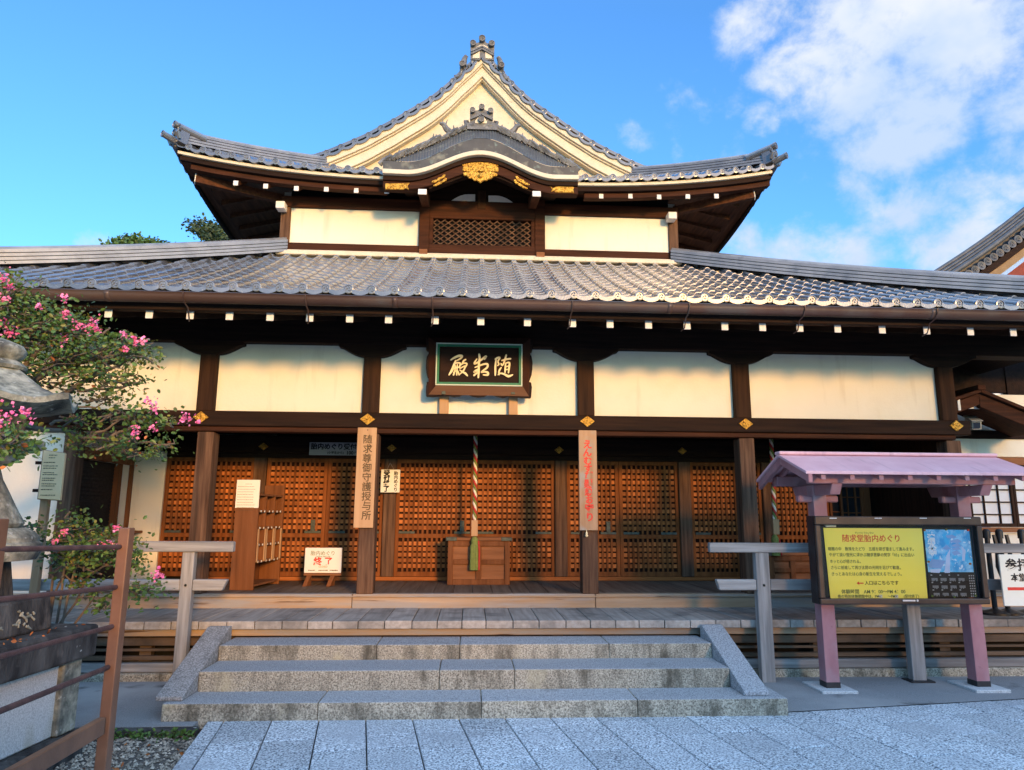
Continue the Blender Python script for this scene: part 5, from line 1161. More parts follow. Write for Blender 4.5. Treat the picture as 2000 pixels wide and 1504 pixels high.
for i in range(3):
    for j in range(4):
        mb = MB(); bx, by = 1820+17.5*j+2*i, 1127+14.5*i
        for k in range(7):
            q = at(bx+2*k*.85, by+2, Y); mb.box(q.x-.0022, q.x+.0022, Y-.0012, Y-.0002, q.z-.034*r.uniform(.6, 1), q.z)
        q = at(bx-1, by-3.5, Y); mb.box(q.x-.008, q.x+.008, Y-.0012, Y-.0002, q.z-.004, q.z+.006); mb.build('lettering', GPR, tb)
mb = MB()
for k in range(3):
    for i in range(9): q = at(1893+4*k+i*.6, 1124+5*i, Y); mb.box(q.x-.006, q.x+.005, Y-.0012, Y-.0002, q.z-.008, q.z+.004)
mb.build('lettering', mat('grey_print', (.34, .36, .38), rough=.6, bump=0), tb)
for px, py, m in ((1805, 1035.5, LEAO), (1847, 1034, LEAY), (1890, 1035.5, RED), (1813, 1097, LEAO), (1894, 1101, LEAO), (1820, 1164, LEAF), (1863, 1166, LEAF), (1904, 1163, LEAF)):
    q = at(px, py, Y); MB().cyl((q.x, Y-.012, q.z), (q.x, Y-.0002, q.z), .010, n=8).build('pin', m, nb)
gl = bpy.data.materials.new('case_glass'); gl.use_nodes = True; g_ = gl.node_tree; g_.nodes.clear()
go = g_.nodes.new('ShaderNodeOutputMaterial'); gm = g_.nodes.new('ShaderNodeMixShader'); gt = g_.nodes.new('ShaderNodeBsdfTransparent'); gg = g_.nodes.new('ShaderNodeBsdfGlossy'); gg.inputs['Roughness'].default_value = .02
gf = g_.nodes.new('ShaderNodeFresnel'); gf.inputs['IOR'].default_value = 1.45; gt.inputs['Color'].default_value = (.95, .97, .97, 1)
g_.links.new(gf.outputs[0], gm.inputs[0]); g_.links.new(gt.outputs[0], gm.inputs[1]); g_.links.new(gg.outputs[0], gm.inputs[2]); g_.links.new(gm.outputs[0], go.inputs['Surface'])
mb = MB(); mb.quad((cx0+fw+.001, yc+.02, cz0+.056), (cx1-fw-.001, yc+.02, cz0+.056), (cx1-fw-.001, yc+.02, cz1-.086), (cx0+fw+.001, yc+.02, cz1-.086)); mb.build('glass', gl, case)
# ================================================================== RIGHT EDGE: sign, barrier posts, side wing
YS = 6.95
t = thing('direction_sign', 'cream sign with black characters and a red line, hung before the barrier posts', 'sign', at(1990, 1185, YS))
q = [at(1952, 1083, YS), at(1961, 1184, YS), at(2060, 1186, YS), at(2055, 1080, YS)]
x0, x1, z0, z1 = (q[0].x+q[1].x)/2, q[2].x+.25, q[1].z, q[0].z
MB().box(x0, x1, YS, YS+.02, z0, z1).build('board', PAPER, t, .004)
MB().box(x0+.2, x0+.25, YS+.021, YS+.15, z1-.12, z1-.08).build('hook', BLK, t)
zc2 = lambda py: at(1980, py, YS).z
c = at(1981, 1105, YS); text('lettering', '参拝者', at(1963, 1104, YS).x, c.z, YS-.001, .125, INK, t, .003, 'LEFT')
c = at(1981, 1129, YS); text('lettering', '本堂はこちら', at(1974, 1129, YS).x, c.z, YS-.001, .083, INK, t, .002, 'LEFT')
MB().box(at(1968, 1150, YS).x, x1-.06, YS-.002, YS-.0002, zc2(1153), zc2(1147)).build('red_line', RED, t)
for i, px in enumerate((1943, 1968, 2012)):
    y = 7.62; c = at(px, 1185, y); t = thing('barrier_post', ('black belt barrier post on the veranda beside the white wall', 'second black barrier post just behind the cream sign', 'third black barrier post behind the cream sign at the frame edge')[i], 'barrier post', (c.x, y, ZD), 'barrier posts on the veranda')
    MB().lathe(c.x, y, [(.15, ZD), (.15, ZD+.02), (.05, ZD+.05), (.03, ZD+.06)], 20).build('base', BLK, t, smooth=40)
    MB().lathe(c.x, y, [(.026, ZD+.06), (.026, ZD+.80), (.038, ZD+.80), (.038, ZD+.88), (.02, ZD+.90)], 14).build('pole', BLK, t, smooth=40)
    r = random.Random(i); mb = MB(); mb.tube([(c.x+.05, y-.04, ZD+.84), (c.x+.065, y-.05, ZD+.7), (c.x+.05, y-.045, ZD+.5), (c.x+.07, y-.05, ZD+.38)], [.02, .024, .02, .008], 6); mb.build('belt', BLK, t)
wing = thing('side_wing', 'white-walled side wing with paper-screened windows and a small gabled porch roof', 'annex', (7.5, 9.3, 0))
yw = 9.2; wz = lambda py: at(1950, py, yw).z
wx0 = PX[5]+.12; wx1 = 13
def wb(name, a, b, py0, py1, y, th, m, bev=.004): return MB().box(a, b, y, y+th, wz(py1), wz(py0)).build(name, m, wing, bev)
wb('wall_panel', wx0, wx1, 770, 841, yw+.03, .1, PLA); wb('wall_panel', wx0, wx1, 857, 892, yw+.03, .1, PLA); wb('wall_panel', wx0, wx1, 1041, 1180, yw+.03, .1, PLA)
wb('wall_beam', wx0, wx1, 841, 857, yw, .1, DKX); wb('window_head', wx0, wx1, 893, 908, yw-.01, .1, BRX); wb('window_sill', wx0, wx1, 1030, 1040, yw-.03, .12, BRX)
xw = at(1893, 970, yw).x
for k in range(4):
    a = xw+.63*k; shoji(a, a+.625, wz(1029.5), wz(908.5), yw+.0, 3, 5, wing, 'window', PAPR)
MB().box(wx0, xw-.002, yw-.0, yw+.1, wz(1029.5), wz(908.5)).build('wall_panel', PLA, wing)
# small gabled porch roof
yg = 8.35
ap, lf, rt_ = at(1905, 762, yg), at(1829, 787, yg), at(2075, 832, yg)
def slope_bar(a, b, y0, y1, th, name, m, dz=0):
    return MB().hexa([(a.x, y0, a.z-th+dz), (b.x, y0, b.z-th+dz), (b.x, y1, b.z-th+dz), (a.x, y1, a.z-th+dz), (a.x, y0, a.z+dz), (b.x, y0, b.z+dz), (b.x, y1, b.z+dz), (a.x, y1, a.z+dz)]).build(name, m, pr_, .005)
pr_ = MB().bar((ap.x, yg-.12, ap.z+.015), (ap.x, yg+.9, ap.z+.015), .10, .06).build('porch_ridge', EAVE, wing, .005)
lb = lf+Vector((0, 0, 0)); slope_bar(lb, ap, yg-.1, yg+.85, .045, 'porch_roof', EAVE); slope_bar(ap+Vector((.001, 0, 0)), rt_, yg-.1, yg+.85, .045, 'porch_roof', EAVE)
ins = at(1862, 786, yg); slope_bar(ins, Vector((ap.x-.0, 0, ap.z-.05)), yg-.05, yg+.02, .14, 'porch_bargeboard', EAVE); slope_bar(Vector((ap.x+.001, 0, ap.z-.05)), rt_+Vector((0, 0, -.055)), yg-.05, yg+.02, .17, 'porch_bargeboard', EAVE)
c = at(1870, 792, yg); MB().box(c.x-.035, c.x+.0, yg-.06, yg+.03, c.z-.07, c.z+.07).build('porch_end_cap', WHT, pr_, .004)
c = at(1904, 795, yg+.03); MB().prism([(c.x-.07, c.z-.02), (c.x+.085, c.z-.02), (c.x+.06, c.z+.02), (c.x, c.z+.045), (c.x-.05, c.z+.02)], yg+.03, yg+.06).build('porch_plaster', WHT, pr_)
c = at(1840, 792, yg); MB().cyl((c.x, yg+.05, c.z), (c.x, yg+.12, c.z-.0), .025, n=10).build('porch_stud', WHT, pr_)
MB().box(6.2, 9.5, 8.7, 8.75, at(1900, 690, 8.7).z, at(1900, 660, 8.7).z+.3).build('eave_wall', DKX, wing)
# dark boarding under the overhanging main eave on the right
mb = MB(); n = 9
for k in range(n): x = 6.02+.42*k; zz = at(1900, 772, 9.6).z-.0+.05*(k % 2); mb.box(x, x+.415, 9.6+.02*(k % 2), 9.7, zz, at(1900, 640, 9.6).z+.25)
mb.build('dark_boarding', DKY, wing)
# security camera
t = thing('security_camera', 'beige box security camera on a wall bracket under the small porch roof', 'security camera', at(1890, 834, 8.7))
a, b = at(1893, 822, 8.78), at(1908, 831, 8.45); d = (b-a).normalized()
MB().bar(a, b, .105, .115).build('housing', mat('beige_plastic', (.42, .40, .34), (.46, .44, .38), rough=.5, bump=.02), t, .014, seg=2)
MB().bar(a-d*.01+Vector((0, 0, .064)), b+d*.05+Vector((0, 0, .064)), .125, .012).build('sun_shield', mat('beige_plastic', (.42, .40, .34)), t, .004)
MB().bar(b+d*.0005, b+d*.006, .075, .075).build('lens_window', SMOKE, t)
w = at(1884, 846, 8.8); MB().tube([a+d*.08+Vector((0, 0, -.06)), a+Vector((-.02, .03, -.12)), Vector((w.x, 8.86, w.z)), Vector((w.x, 9.0, w.z))], .018, 8).build('bracket', BLK, t)
MB().cyl((w.x, 8.84, w.z-.03), (w.x, 8.84, w.z+.015), .035, n=10).build('junction', WHT, t)
# ================================================================== DISTANT BUILDINGS
YH = 30
far = thing('red_hall', 'distant vermilion temple hall with blue-grey tiled verge seen above the lower roof', 'temple hall', (24, YH, 0))
P0, P1 = at(1806, 545, YH), at(2100, 325, YH)
mb = MB(); n = 26
for k in range(n):
    t_ = k/(n-1); q = P0.lerp(P1, t_)+Vector((0, 0, -.28*math.sin(math.pi*t_)))
    mb.tone = random.uniform(-.2, .2); mb.cyl(q+Vector((.45, -.1, -.75)), q+Vector((.45, .9, -.75)), .17, n=10); mb.disc(q+Vector((.45, -.12, -.75)), (0, -1, 0), .2, .08, 12)
    mb.cyl(q+Vector((.15, .3, -.35)), q+Vector((.15, 1.3, -.35)), .13, n=8)
mb.tone = 0
for j, (dz, w) in enumerate(((0, .16), (-.17, .13), (-.32, .11), (-.52, .2))):
    pts = [P0.lerp(P1, s_)+Vector((0, .25-.1*j, -.28*math.sin(math.pi*s_)+dz)) for s_ in np.linspace(0, 1, 12)]; mb.tube(pts, w*.62, 8)
mb.build('roof_verge', mat('blue_grey_tile', (.045, .055, .07), (.08, .09, .11), scale=3, rough=.5, spec=.5), far, smooth=50)
Lv = [P0.lerp(P1, s_)+Vector((.3, 0, -.28*math.sin(math.pi*s_))) for s_ in np.linspace(0, 1, 14)]
MB().strip([(p.x, p.z-.95) for p in Lv], [(p.x, p.z-.25) for p in Lv], YH+.42, YH+.9).build('verge_backing', MATS['blue_grey_tile'], far)
Ls = [P0.lerp(P1, s_)+Vector((.55, 0, -.28*math.sin(math.pi*s_)-.93)) for s_ in np.linspace(0, 1, 14)]
for dz0, dz1, m, nm, y in ((0, -.35, DKX, 'verge_board', -.05), (-.36, -.75, mat('ochre_board', (.20, .125, .06), (.26, .17, .085), scale=3), 'barge_board', 0), (-.76, -.98, MBL, 'blue_moulding', .05)):
    MB().strip([(p.x, p.z+dz1) for p in Ls], [(p.x, p.z+dz0) for p in Ls], YH+y, YH+y+.5).build(nm, m, far)
MB().prism([(Ls[0].x+1, 3), (Ls[-1].x+2, 3), (Ls[-1].x+2, Ls[-1].z-1), (Ls[-1].x, Ls[-1].z-1.0), (Ls[0].x+1, Ls[0].z-1.0)], YH+.7, YH+1.2).build('gable_wall', VERM, far)
mb = MB()
for k in range(8): q = Ls[4].lerp(Ls[-1], k/8); mb.box(q.x+.6, q.x+.95, YH+.3, YH+.69, q.z-1.9, q.z-1.5)
mb.build('gilt_caps', GOLD, far)
MB().quad((P0.x, YH+.6, P0.z-.9), (P1.x, YH+.6, P1.z-1), (P1.x+2, YH+14, P1.z-1), (P0.x, YH+14, P0.z-.9)).build('roof', TILE, far)
q = P0+Vector((-.05, 0, 0)); mb = MB(); mb.tube([q+Vector((.3, 0, -.5)), q+Vector((0, 0, -.3)), q+Vector((-.1, 0, .1)), q+Vector((.05, 0, .35))], [.3, .28, .2, .06], 8); mb.cyl(q+Vector((-.15, -.2, -.3)), q+Vector((-.15, .3, -.3)), .2, n=10); mb.build('end_ornament', TILD, far, smooth=50)
hb = thing('white_house', 'small white building with grey tiled roof seen through the gap under the eaves', 'house', (16, 20, 0))
q0, q1 = at(1930, 775, 19.5), at(2090, 735, 19.5)
MB().box(q0.x, q1.x+3, 20, 24, 0, q1.z).build('wall', WHT, hb)
mb = MB(); mb.hexa([(q0.x-.6, 18.6, q0.z-.75), (q1.x+3, 18.6, q0.z-.75), (q1.x+3, 19.99, q0.z), (q0.x-.6, 19.99, q0.z), (q0.x-.6, 18.6, q0.z-.6), (q1.x+3, 18.6, q0.z-.6), (q1.x+3, 19.99, q0.z+.15), (q0.x-.6, 19.99, q0.z+.15)])
for k in range(16): x = q0.x-.5+.45*k; mb.cyl((x, 18.55, q0.z-.6), (x, 19.98, q0.z+.15), .09, n=8)
mb.build('roof', TILE, hb)
for px in (1972, 1988, 2004): q = at(px, 755, 19.9); MB().cyl((q.x, 19.9, q.z-1), (q.x, 19.9, q.z+1), .05, n=6).build('pipe', GREYB, hb)
# ================================================================== LEFT: stone podium, lantern, steel fence, pole sign
PC = Vector((-2.74, 5.48, 0)); pdv = Vector((.085, 1, 0)).normalized(); pdu = Vector((pdv.y, -pdv.x, 0))
def pblock(mb, uo, vo, wu, wv, z0, z1, tap=0):       # block whose right/far corner sits uo right of, vo beyond PC; extends wu left and wv toward the viewer
    def q(a, b, z): p = PC+pdu*a+pdv*b; return (p.x, p.y, z)
    t = tap
    return mb.hexa([q(uo-wu, vo-wv, z0), q(uo, vo-wv, z0), q(uo, vo, z0), q(uo-wu, vo, z0), q(uo-wu+t, vo-wv+t, z1), q(uo-t, vo-wv+t, z1), q(uo-t, vo-t, z1), q(uo-wu+t, vo-t, z1)])
pod = thing('stone_podium', 'stained stone podium with a dark overhanging ledge and stepped blocks carrying the lantern', 'podium', (PC.x, PC.y, -.1))
zl1 = at(213, 1219, 5.5).z; zl0 = at(205, 1281, 5.5).z
pblock(MB(), -.04, -.04, 2.3, 3.0, .11, zl0-.002).build('podium_wall', PALE, pod, .012)
mb = MB(); pblock(mb, .0, 0, .12, .20, .112, zl0-.003); mb.build('corner_pilaster', LICH, pod, .01)
pblock(MB(), .05, .05, 2.5, 3.2, -.12, .108).build('podium_base', MOSSY, pod, .02)
pblock(MB(), .06, .06, 2.5, 3.2, zl0, zl1).build('ledge', MOSSY, pod, .02, seg=2)
t1z = at(156, 1163, 5.3).z
pblock(MB(), -.13, -.18, 1.5, 1.75, zl1+.001, t1z, .02).build('inscribed_block', MOSSY, pod, .015, seg=2)
t2z = at(110, 1092, 5.1).z
pblock(MB(), -.30, -.35, 1.1, 1.3, t1z+.001, t2z, .03).build('upper_block', MOSSY, pod, .02, seg=2)
r = random.Random(9)                        # weathered carved characters: worn ridges
for cx in (.25, .62, 1.0):
    mb = MB()
    for k in range(16):
        z = zl1+.05+r.random()*(t1z-zl1-.1); b = -.18-cx+r.uniform(-.10, .10); p = PC+pdu*(-.137)+pdv*b
        d = pdv*r.uniform(-.05, .05)+Vector((0, 0, r.uniform(-.03, .03)))
        mb.tube([(p.x, p.y, z), tuple(Vector((p.x, p.y, z))+d)], [.010, .006], 5)
    mb.build('carved_lettering', LICH, pod)
ll = random.Random(12); mb = MB()
for i in range(46):
    p = PC+pdu*(.04-abs(ll.gauss(0, .10)))+pdv*(-ll.random()*2.0); leaf_(mb, Vector((p.x, p.y, zl1+.006)), ll.uniform(.02, .045), ll)
for i in range(14): mb.tone = ll.uniform(-.3, .3); leaf_(mb, Vector((ll.uniform(-2.6, -1.9), ll.uniform(5.0, 5.8), -.04)), .035, ll)
struct(mb.build('fallen_leaves', LEAO), 'stuff')
# lantern
lc = at(-32, 900, 4.95); LX, LY = lc.x, 4.95
zz = lambda py: at(0, py, LY).z
lan = thing('stone_lantern', 'tall weathered hexagonal stone lantern standing on the stained podium', 'stone lantern', (LX, LY, t2z))
def lat_(name, prof, m, n=6, rot=.25, sm=0, bev=.008): return MB().lathe(LX, LY, prof, n, rot).build(name, m, lan, bev, sm)
u = 4.95/1381*1.03
lat_('foot', [(.37, t2z+.001), (.39, t2z+.05), (.39, zz(1062)), (.37, zz(1058)), (.37, zz(1050)), (.34, zz(1040)), (.31, zz(1034)), (.29, zz(1031))], LICH, 24, 0, 40, 0)
lat_('shaft', [(.26, zz(1030)), (.275, zz(1022)), (.26, zz(1014)), (.215, zz(990)), (.165, zz(960)), (.12, zz(935)), (.10, zz(915))], LICH, 24, 0, 50, 0)
lat_('platform', [(.10, zz(914)), (.15, zz(908)), (.21, zz(897)), (.23, zz(890)), (.24, zz(884)), (.34, zz(878)), (.355, zz(864)), (.34, zz(858))], LICH, 6, .25)
lat_('fire_box', [(.22, zz(857)), (.22, zz(802))], MOSSY, 6, .25)
# roof with upturned corners
mb = MB(); rings = []
KR = .55
for f_, h, up_ in ((.30, zz(722), 0), (.42, zz(735), 0), (.62, zz(757), .0), (.82, zz(775), .015), (1.0, zz(785), .06), (1.0, zz(796), .055), (.55, zz(806), 0), (.2, zz(806), 0)):
    ring = []
    for i in range(48):
        a = 2*math.pi*i/48; s6 = abs(math.cos(3*(a+.12)))  # six corners
        hexr = math.cos(math.pi/6)/math.cos(((a+.12) % (math.pi/3))-math.pi/6)
        ring.append((LX+KR*f_*hexr*math.cos(a), LY+KR*f_*hexr*math.sin(a), h+up_*(s6**4)))
    rings.append(mb.vs(ring))
for A_, B_ in zip(rings, rings[1:]):
    for i in range(48): j = (i+1) % 48; mb.face((A_+i, A_+j, B_+j, B_+i))
mb.face([rings[0]+47-i for i in range(48)]); mb.face([rings[-1]+i for i in range(48)])
mb.build('lantern_roof', LICH, lan, smooth=35)
lat_('jewel', [(.17, zz(722)), (.18, zz(716)), (.15, zz(708)), (.12, zz(703)), (.155, zz(694)), (.165, zz(684)), (.14, zz(674)), (.07, zz(666)), (.005, zz(660))], LICH, 20, 0, 60, 0)
# steel fence
yf = 3.60; fa = at(222, 1250, yf); fx = fa.x-.003
fence = thing('steel_fence', 'brown painted steel fence with round bars guarding the podium in front', 'fence', (fx, yf, -.1))
zf = at(243, 1031, yf).z
x0 = at(228, 1100, yf).x+.0; wid = .068
MB().box(at(209, 1250, yf).x, at(231, 1250, yf).x, yf, yf+.06, -.15, zf).build('post', RUST, fence, .005, seg=2)
x9, y9 = at(8, 1100, 2.78).x, 2.78
x9 = at(8, 1100, 2.84).x; MB().box(x9-.06, x9, y9, y9+.06, -.15, at(8, 1013, 2.78).z).build('post', RUST, fence, .005, seg=2)
for (ya, yb2) in ((1068, 1073), (1146, 1171), (1221.5, 1283), (1300, 1389)):
    a, b = at(232-(ya-1068)*.11, ya, yf+.04), at(0, yb2, 2.82); a.x = fx-.01; e = b+(b-a)*.9
    MB().tube([a, b, e], .0115, 10).build('bar', RUSD, fence, smooth=60)
a, b = at(202, 1418, yf-.03), at(35, 1512, 2.95); a.x = fx+.0; e = b+(b-a)*.6
MB().bar(a, e, .035, .075).build('bottom_rail', RUSD if False else RUST, fence, .004)
# pole sign
yq = 7.0; q0 = at(103, 977, yq); pzs = thing('pole_sign', 'small cream text board on a wooden pole standing beside the ticket booth', 'sign', (q0.x-.02, yq, 0))
mb = quadp([(73.5, 974), (117, 977), (127, 886), (85, 879.5)], yq, .03); mb.build('board', mat('sun_warmed_tan_board', (.86, .57, .30), (.92, .64, .36), scale=4, rough=.7, bump=.03), pzs, .003)  # tan board, its colour pushed toward orange to stand in for sunlight
mb = quadp([(72, 975.5), (118.5, 978.5), (128.5, 884.5), (83.5, 878)], yq+.031, .01); mb.build('backing', SGW, pzs, .003)
c0, c1 = at(95, 982, yq+.06), at(82, 1060, yq+.06)
MB().box(c0.x-.075, c0.x+.0, yq+.045, yq+.10, 0, c0.z+.3).build('pole', SGW, pzs, .006)
for py in (904, 958): c = at(80-(py-904)*.1, py, yq+.05); MB().box(c.x-.05, c.x+.1, yq+.045, yq+.07, c.z-.015, c.z+.015).build('batten', DKX, pzs)
rowsL = []
for i, y in enumerate((888, 893, 902, 909, 913.5, 922, 926, 933, 937, 944, 948, 955, 966)): rowsL.append((86-(y-888)*.10+(10 if i < 2 else 1), (116 if i > 1 else 112)-(y-888)*.11-(i % 3)*3, y+1))
printlines(rowsL, yq, BRINK, pzs, h=.008, seed=5)
# ================================================================== PLANTS
def stem(mb, pts, r0, r1, r):
    n = len(pts); out_ = []
    for i in range(n-1):
        for k in range(4): t = k/4; out_.append(Vector(pts[i]).lerp(Vector(pts[i+1]), t)+Vector((r.uniform(-1, 1), r.uniform(-1, 1), r.uniform(-1, 1)))*.018)
    out_.append(Vector(pts[-1])); m = len(out_); mb.tube(out_, [r0+(r1-r0)*i/(m-1) for i in range(m)], 6); return out_
def foliage(root, blobs, flowers, seed, Yc, n_per=.40, size=.038, olive=.18):
    r = random.Random(seed); g = MB(); o = MB(); og = MB(); tw = MB()
    for (cx, cy, rx, ry, Y, dens) in blobs:
        n = int(rx*ry*n_per*dens); nc = max(4, n//16); cen = []
        for i in range(nc):
            a, q = r.random()*2*math.pi, math.sqrt(r.random()); c = at(cx+rx*q*math.cos(a), cy+ry*q*math.sin(a), Y+r.uniform(-.35, .35)); cen.append((c, r.uniform(.04, .09)))
        base = at(cx-rx*.5, cy+ry*.4, Y)
        for c, w in cen:
            if r.random() < .95: tw.tube([base.lerp(c, .25)+Vector((r.gauss(0, .05), r.gauss(0, .05), r.gauss(0, .03))), base.lerp(c, .65)+Vector((r.gauss(0, .03), r.gauss(0, .03), r.gauss(0, .02))), c], [.009, .006, .003], 4)
            oliv = r.random() < olive
            for k in range(16):
                p = c+Vector((r.gauss(0, w), r.gauss(0, w), r.gauss(0, w*.75)))
                q = r.random(); leaf_(o if (oliv and q < .6) or q > .93 else g if q > .012 else og, p, size*r.uniform(.7, 1.25), r)
    g.build('green_leaves', LEAF, root); o.build('olive_leaves', LEAY, root); og.build('turning_leaves', LEAO, root); struct(tw.build('twigs', BARK, root), 'stuff')
    f = MB()
    for (px, py, R, Y) in flowers:
        c = at(px, py, Y-.25)
        for k in range(int(12+R*2.4)):
            p = c+Vector((r.gauss(0, R*.0020), r.gauss(0, R*.0020), r.gauss(0, R*.0022))); f.tone = r.uniform(-.3, .3); s_ = r.uniform(.005, .010)
            d = Vector((r.gauss(0, 1), r.gauss(0, 1), r.gauss(0, 1))).normalized()*s_; e = d.orthogonal().normalized()*s_; h = d.cross(e).normalized()*s_*.6
            k0 = f.vs([p-d-e, p+d-e+h, p+d+e, p-d+e-h*.5]); f.face((k0, k0+1, k0+2, k0+3))
    f.build('flowers', FLW, root)
Yt_ = 5.75
tree = thing('crape_myrtle', 'crape myrtle tree with pink flower clusters reaching over the stone lantern', 'flowering tree', (-4.75, 5.9, -.05))
r = random.Random(21); mb = MB()
base = Vector((-4.75, 5.95, -.05))
tr = stem(mb, [base, base+Vector((.05, 0, .9)), base+Vector((-.02, -.05, 1.7))], .085, .06, r)
j = tr[-1]
for tgt in (((60, 800), (170, 745), (255, 700)), ((40, 760), (150, 690), (215, 640)), ((20, 740), (100, 660), (130, 600)), ((-40, 640), (30, 590), (60, 560)), ((40, 830), (120, 845), (215, 858)), ((-20, 850), (30, 850), (60, 845))):
    stem(mb, [j]+[at(x, y, Yt_) for x, y in tgt], .035, .008, r)
stem(mb, [j, at(-60, 860, 4.9), at(20, 862, 4.5), at(60, 850, 4.45)], .03, .005, r)
for a, b, c in (((215, 858), (260, 835), (300, 800)), ((215, 858), (270, 862), (335, 875)), ((180, 852), (225, 825), (250, 815)), ((150, 760), (220, 760), (280, 740)), ((90, 790), (150, 800), (220, 785)), ((180, 730), (240, 690), (300, 670)), ((100, 830), (140, 815), (175, 828))):
    stem(mb, [at(*a, Yt_), at(*b, Yt_), at(*c, Yt_)], .013, .004, r)
mb.build('trunk', BARK, tree, smooth=60)
foliage(tree, [(20, 590, 60, 45, Yt_, 1.0), (80, 640, 75, 50, Yt_, 1.1), (45, 710, 60, 40, Yt_, .65), (140, 700, 75, 46, Yt_, .9), (150, 640, 45, 38, Yt_, .8), (215, 690, 65, 35, Yt_, 1.0), (275, 690, 40, 22, Yt_, .65), (225, 740, 58, 26, Yt_, .5), (110, 745, 60, 28, Yt_, .45), (170, 775, 50, 12, Yt_, .35), (215, 772, 30, 10, Yt_, .5), (255, 740, 30, 18, Yt_, .6),
               (150, 820, 26, 22, Yt_, .8), (150, 858, 22, 18, Yt_, .8), (225, 815, 30, 18, Yt_, .7), (275, 815, 35, 20, Yt_, .9), (330, 820, 30, 12, Yt_, .9), (215, 870, 30, 12, Yt_, .9), (265, 882, 35, 14, Yt_, .9), (320, 870, 30, 18, Yt_, .9), (175, 855, 20, 20, Yt_, .5), (250, 850, 20, 14, Yt_, .5), (22, 866, 42, 20, 4.45, 1.3), (15, 845, 30, 14, 4.45, .9), (-30, 680, 50, 120, Yt_, .8)],
        [(9, 543, 12, Yt_), (7, 585, 9, Yt_), (124, 583, 8, Yt_), (130, 612, 7, Yt_), (7, 630, 8, Yt_), (21, 648, 11, Yt_), (182, 634, 13, Yt_), (191, 644, 7, Yt_), (154, 637, 12, Yt_), (128, 664, 11, Yt_), (241, 655, 7, Yt_), (265, 668, 5, Yt_), (280, 665, 7, Yt_), (245, 680, 5, Yt_), (175, 655, 7, Yt_), (290, 785, 9, Yt_), (301, 798, 9, Yt_), (364, 817, 12, Yt_), (266, 844, 10, Yt_), (297, 835, 6, Yt_), (387, 823, 3, Yt_), (7, 815, 14, 4.6), (49, 809, 10, 4.6), (20, 560, 8, Yt_), (75, 600, 5, Yt_), (262, 660, 4, Yt_)], 31, Yt_, n_per=.27)
Yb = 6.0
bush = thing('crape_myrtle_shrub', 'low crape myrtle shrub with a few pink flowers growing between lantern and railing', 'shrub', (-3.35, 6.05, -.0))
r = random.Random(5); mb = MB(); base = Vector((-3.35, 6.05, .0))
for tg in (((130, 1120), (140, 1050)), ((150, 1110), (200, 1040)), ((170, 1130), (250, 1070)), ((120, 1120), (200, 1160)), ((190, 1150), (300, 1150)), ((110, 1110), (110, 1080))):
    stem(mb, [base, base+Vector((r.uniform(-.1, .1), 0, .4))]+[at(*q, Yb) for q in tg], .016, .005, r)
mb.build('stems', BARK, bush, smooth=60)
foliage(bush, [(115, 1050, 36, 20, Yb, .8), (160, 1032, 40, 18, Yb, .6), (165, 1068, 60, 26, Yb, .9), (120, 1095, 35, 18, Yb, 1.1), (215, 1065, 45, 25, Yb, .9), (262, 1070, 22, 28, Yb, .7), (190, 1100, 45, 18, Yb, .9), (258, 1100, 12, 12, Yb, .6), (170, 1140, 25, 10, Yb, .5), (190, 1158, 30, 10, Yb, .6), (285, 1150, 35, 14, Yb, 1.1), (255, 1150, 15, 16, Yb, .6), (205, 1182, 10, 8, Yb, .6), (62, 1030, 10, 6, Yb, .8), (145, 1012, 14, 6, Yb, .5)],
        [(205, 1062, 11, Yb), (222, 1066, 6, Yb), (124, 1041, 7, Yb), (310, 1122, 10, Yb), (228, 1034, 7, Yb), (108, 1057, 5, Yb)], 77, Yb, n_per=.28, olive=.08)
# trees far behind the roof
def far_tree(name, label, blobs, Y, m, size, trunk, seed, n_per, up=False):
    t = thing(name, label, 'tree', (trunk[0].x, Y, 0)); r = random.Random(seed); mb = MB()
    stem(mb, [Vector((trunk[0].x, Y, 0)), Vector((trunk[0].x+.2, Y, trunk[0].z*.6)), trunk[0]], .32, .10, r)
    for b in blobs: stem(mb, [trunk[0]-Vector((0, 0, 1.0)), at(b[0], b[1], Y)], .07, .03, r)
    mb.build('trunk', BARK, t, smooth=60); g = MB()
    for (cx, cy, rx, ry) in blobs:
        for i in range(int(rx*ry*n_per)):
            a, q = r.random()*2*math.pi, math.sqrt(r.random()); c = at(cx+rx*q*math.cos(a), cy+ry*q*math.sin(a), Y+r.uniform(-1.2, 1.2))
            for k in range(7): leaf_(g, c+Vector((r.gauss(0, .13), r.gauss(0, .2), r.gauss(0, .10))), size*r.uniform(.7, 1.3), r)
    g.build('crown', m, t); return t
far_tree('pine_tree', 'dark pine tree with sprawling needle tufts rising behind the roof by the upper eave', [(385, 441, 18, 5), (405, 452, 24, 6), (430, 446, 20, 8), (415, 466, 18, 6), (440, 470, 20, 8), (436, 488, 16, 8), (400, 447, 12, 5), (460, 480, 14, 12), (470, 500, 30, 20)], 24, PINEL, .13, [at(462, 505, 24)], 3, .30)
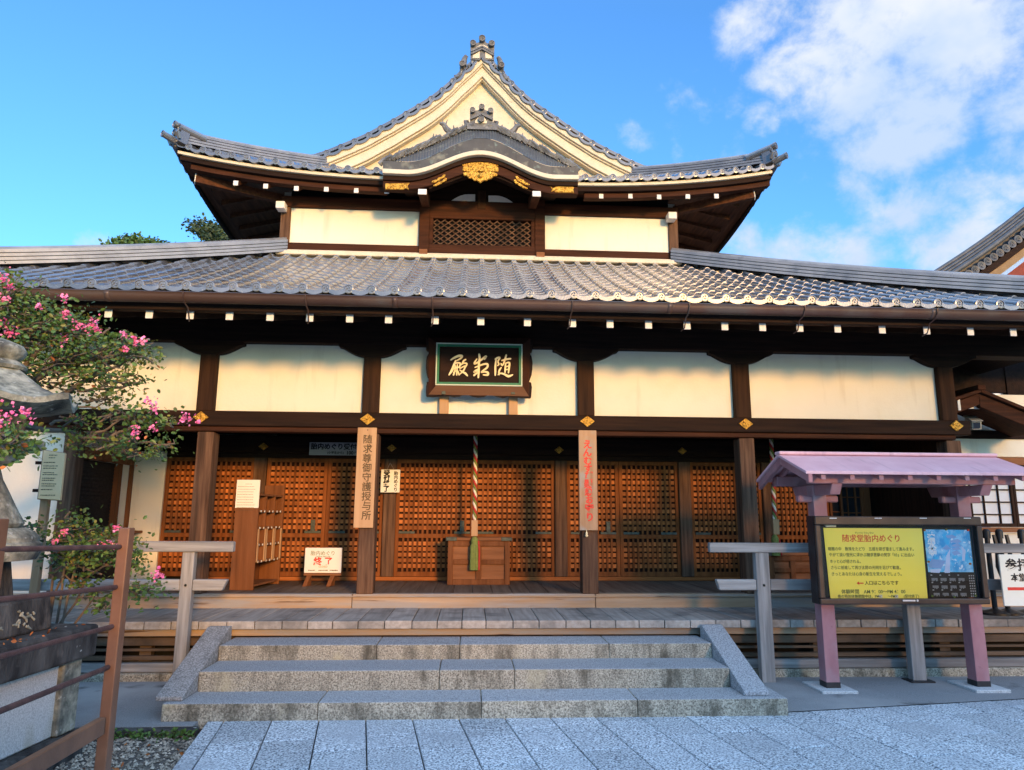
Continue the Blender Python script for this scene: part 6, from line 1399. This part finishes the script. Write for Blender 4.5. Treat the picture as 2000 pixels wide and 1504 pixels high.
far_tree('broadleaf_tree', 'green broadleaf treetop just showing above the roof ridge beside the pine', [(250, 490, 34, 8), (275, 485, 40, 12), (310, 492, 32, 8), (230, 487, 16, 5), (285, 505, 60, 14), (265, 477, 16, 5)], 26, LEAF, .15, [at(280, 512, 26)], 6, .8)
# ================================================================== BEHIND THE CAMERA: unseen wall and trees added to shade the court
wl = thing('added_shade_wall', 'tile-capped plaster wall added unseen behind the viewer to shade the court', 'wall', (0, -6, 0))
WH = 2.5
MB().box(-16, 20, -6.2, -5.9, -.1, WH-.25).build('wall_face', PLA, wl)
mb = MB(); mb.hexa([(-16, -6.6, WH-.25), (20, -6.6, WH-.25), (20, -5.5, WH-.25), (-16, -5.5, WH-.25), (-16, -6.1, WH), (20, -6.1, WH), (20, -6.0, WH), (-16, -6.0, WH)]); mb.build('wall_roof', TILE, wl)
def added_shade_tree(label, x, Y, blobs, seed, n, size=.22):
    t = thing('added_shade_tree', label, 'tree', (x, Y, -.1)); r = random.Random(seed); mb = MB(); stem(mb, [Vector((x, Y, -.1)), Vector((x+.1, Y, 2)), Vector((x, Y, 4.4))], .2, .08, r)
    for b in blobs: stem(mb, [Vector((x, Y, 3.0)), Vector(b[:3])], .06, .02, r)
    mb.build('trunk', BARK, t, smooth=60); g = MB()
    for (bx, by, bz, rx, rz, d) in blobs:
        for i in range(int(n*d)):
            a, q = r.random()*2*math.pi, r.random()**.5; leaf_(g, Vector((bx+rx*q*math.cos(a), by+r.uniform(-.5, .5), bz+rz*q*math.sin(a))), size*r.uniform(.7, 1.3), r)
    g.build('crown', LEAF, t); return t
added_shade_tree('leafy tree added unseen behind the viewer to shade the ticket booth', -.9, -6.9, [(-.9, -6.9, 4.0, 1.0, .8, 1.2), (-1.6, -6.9, 4.2, .9, .6, .8)], 1, 420)
added_shade_tree('spreading tree added unseen behind the viewer to shade the notice board end of the hall', 8.8, -7.0, [(7.0, -7, 3.5, 1.6, .9, .9), (8.6, -7, 3.9, 1.6, 1.2, 1.2), (10.2, -7, 4.6, 1.9, 1.7, 1.0), (11.8, -7, 4.7, 2.0, 2.0, .9), (13.6, -7, 4.4, 2.0, 1.9, 1.2)], 2, 420)
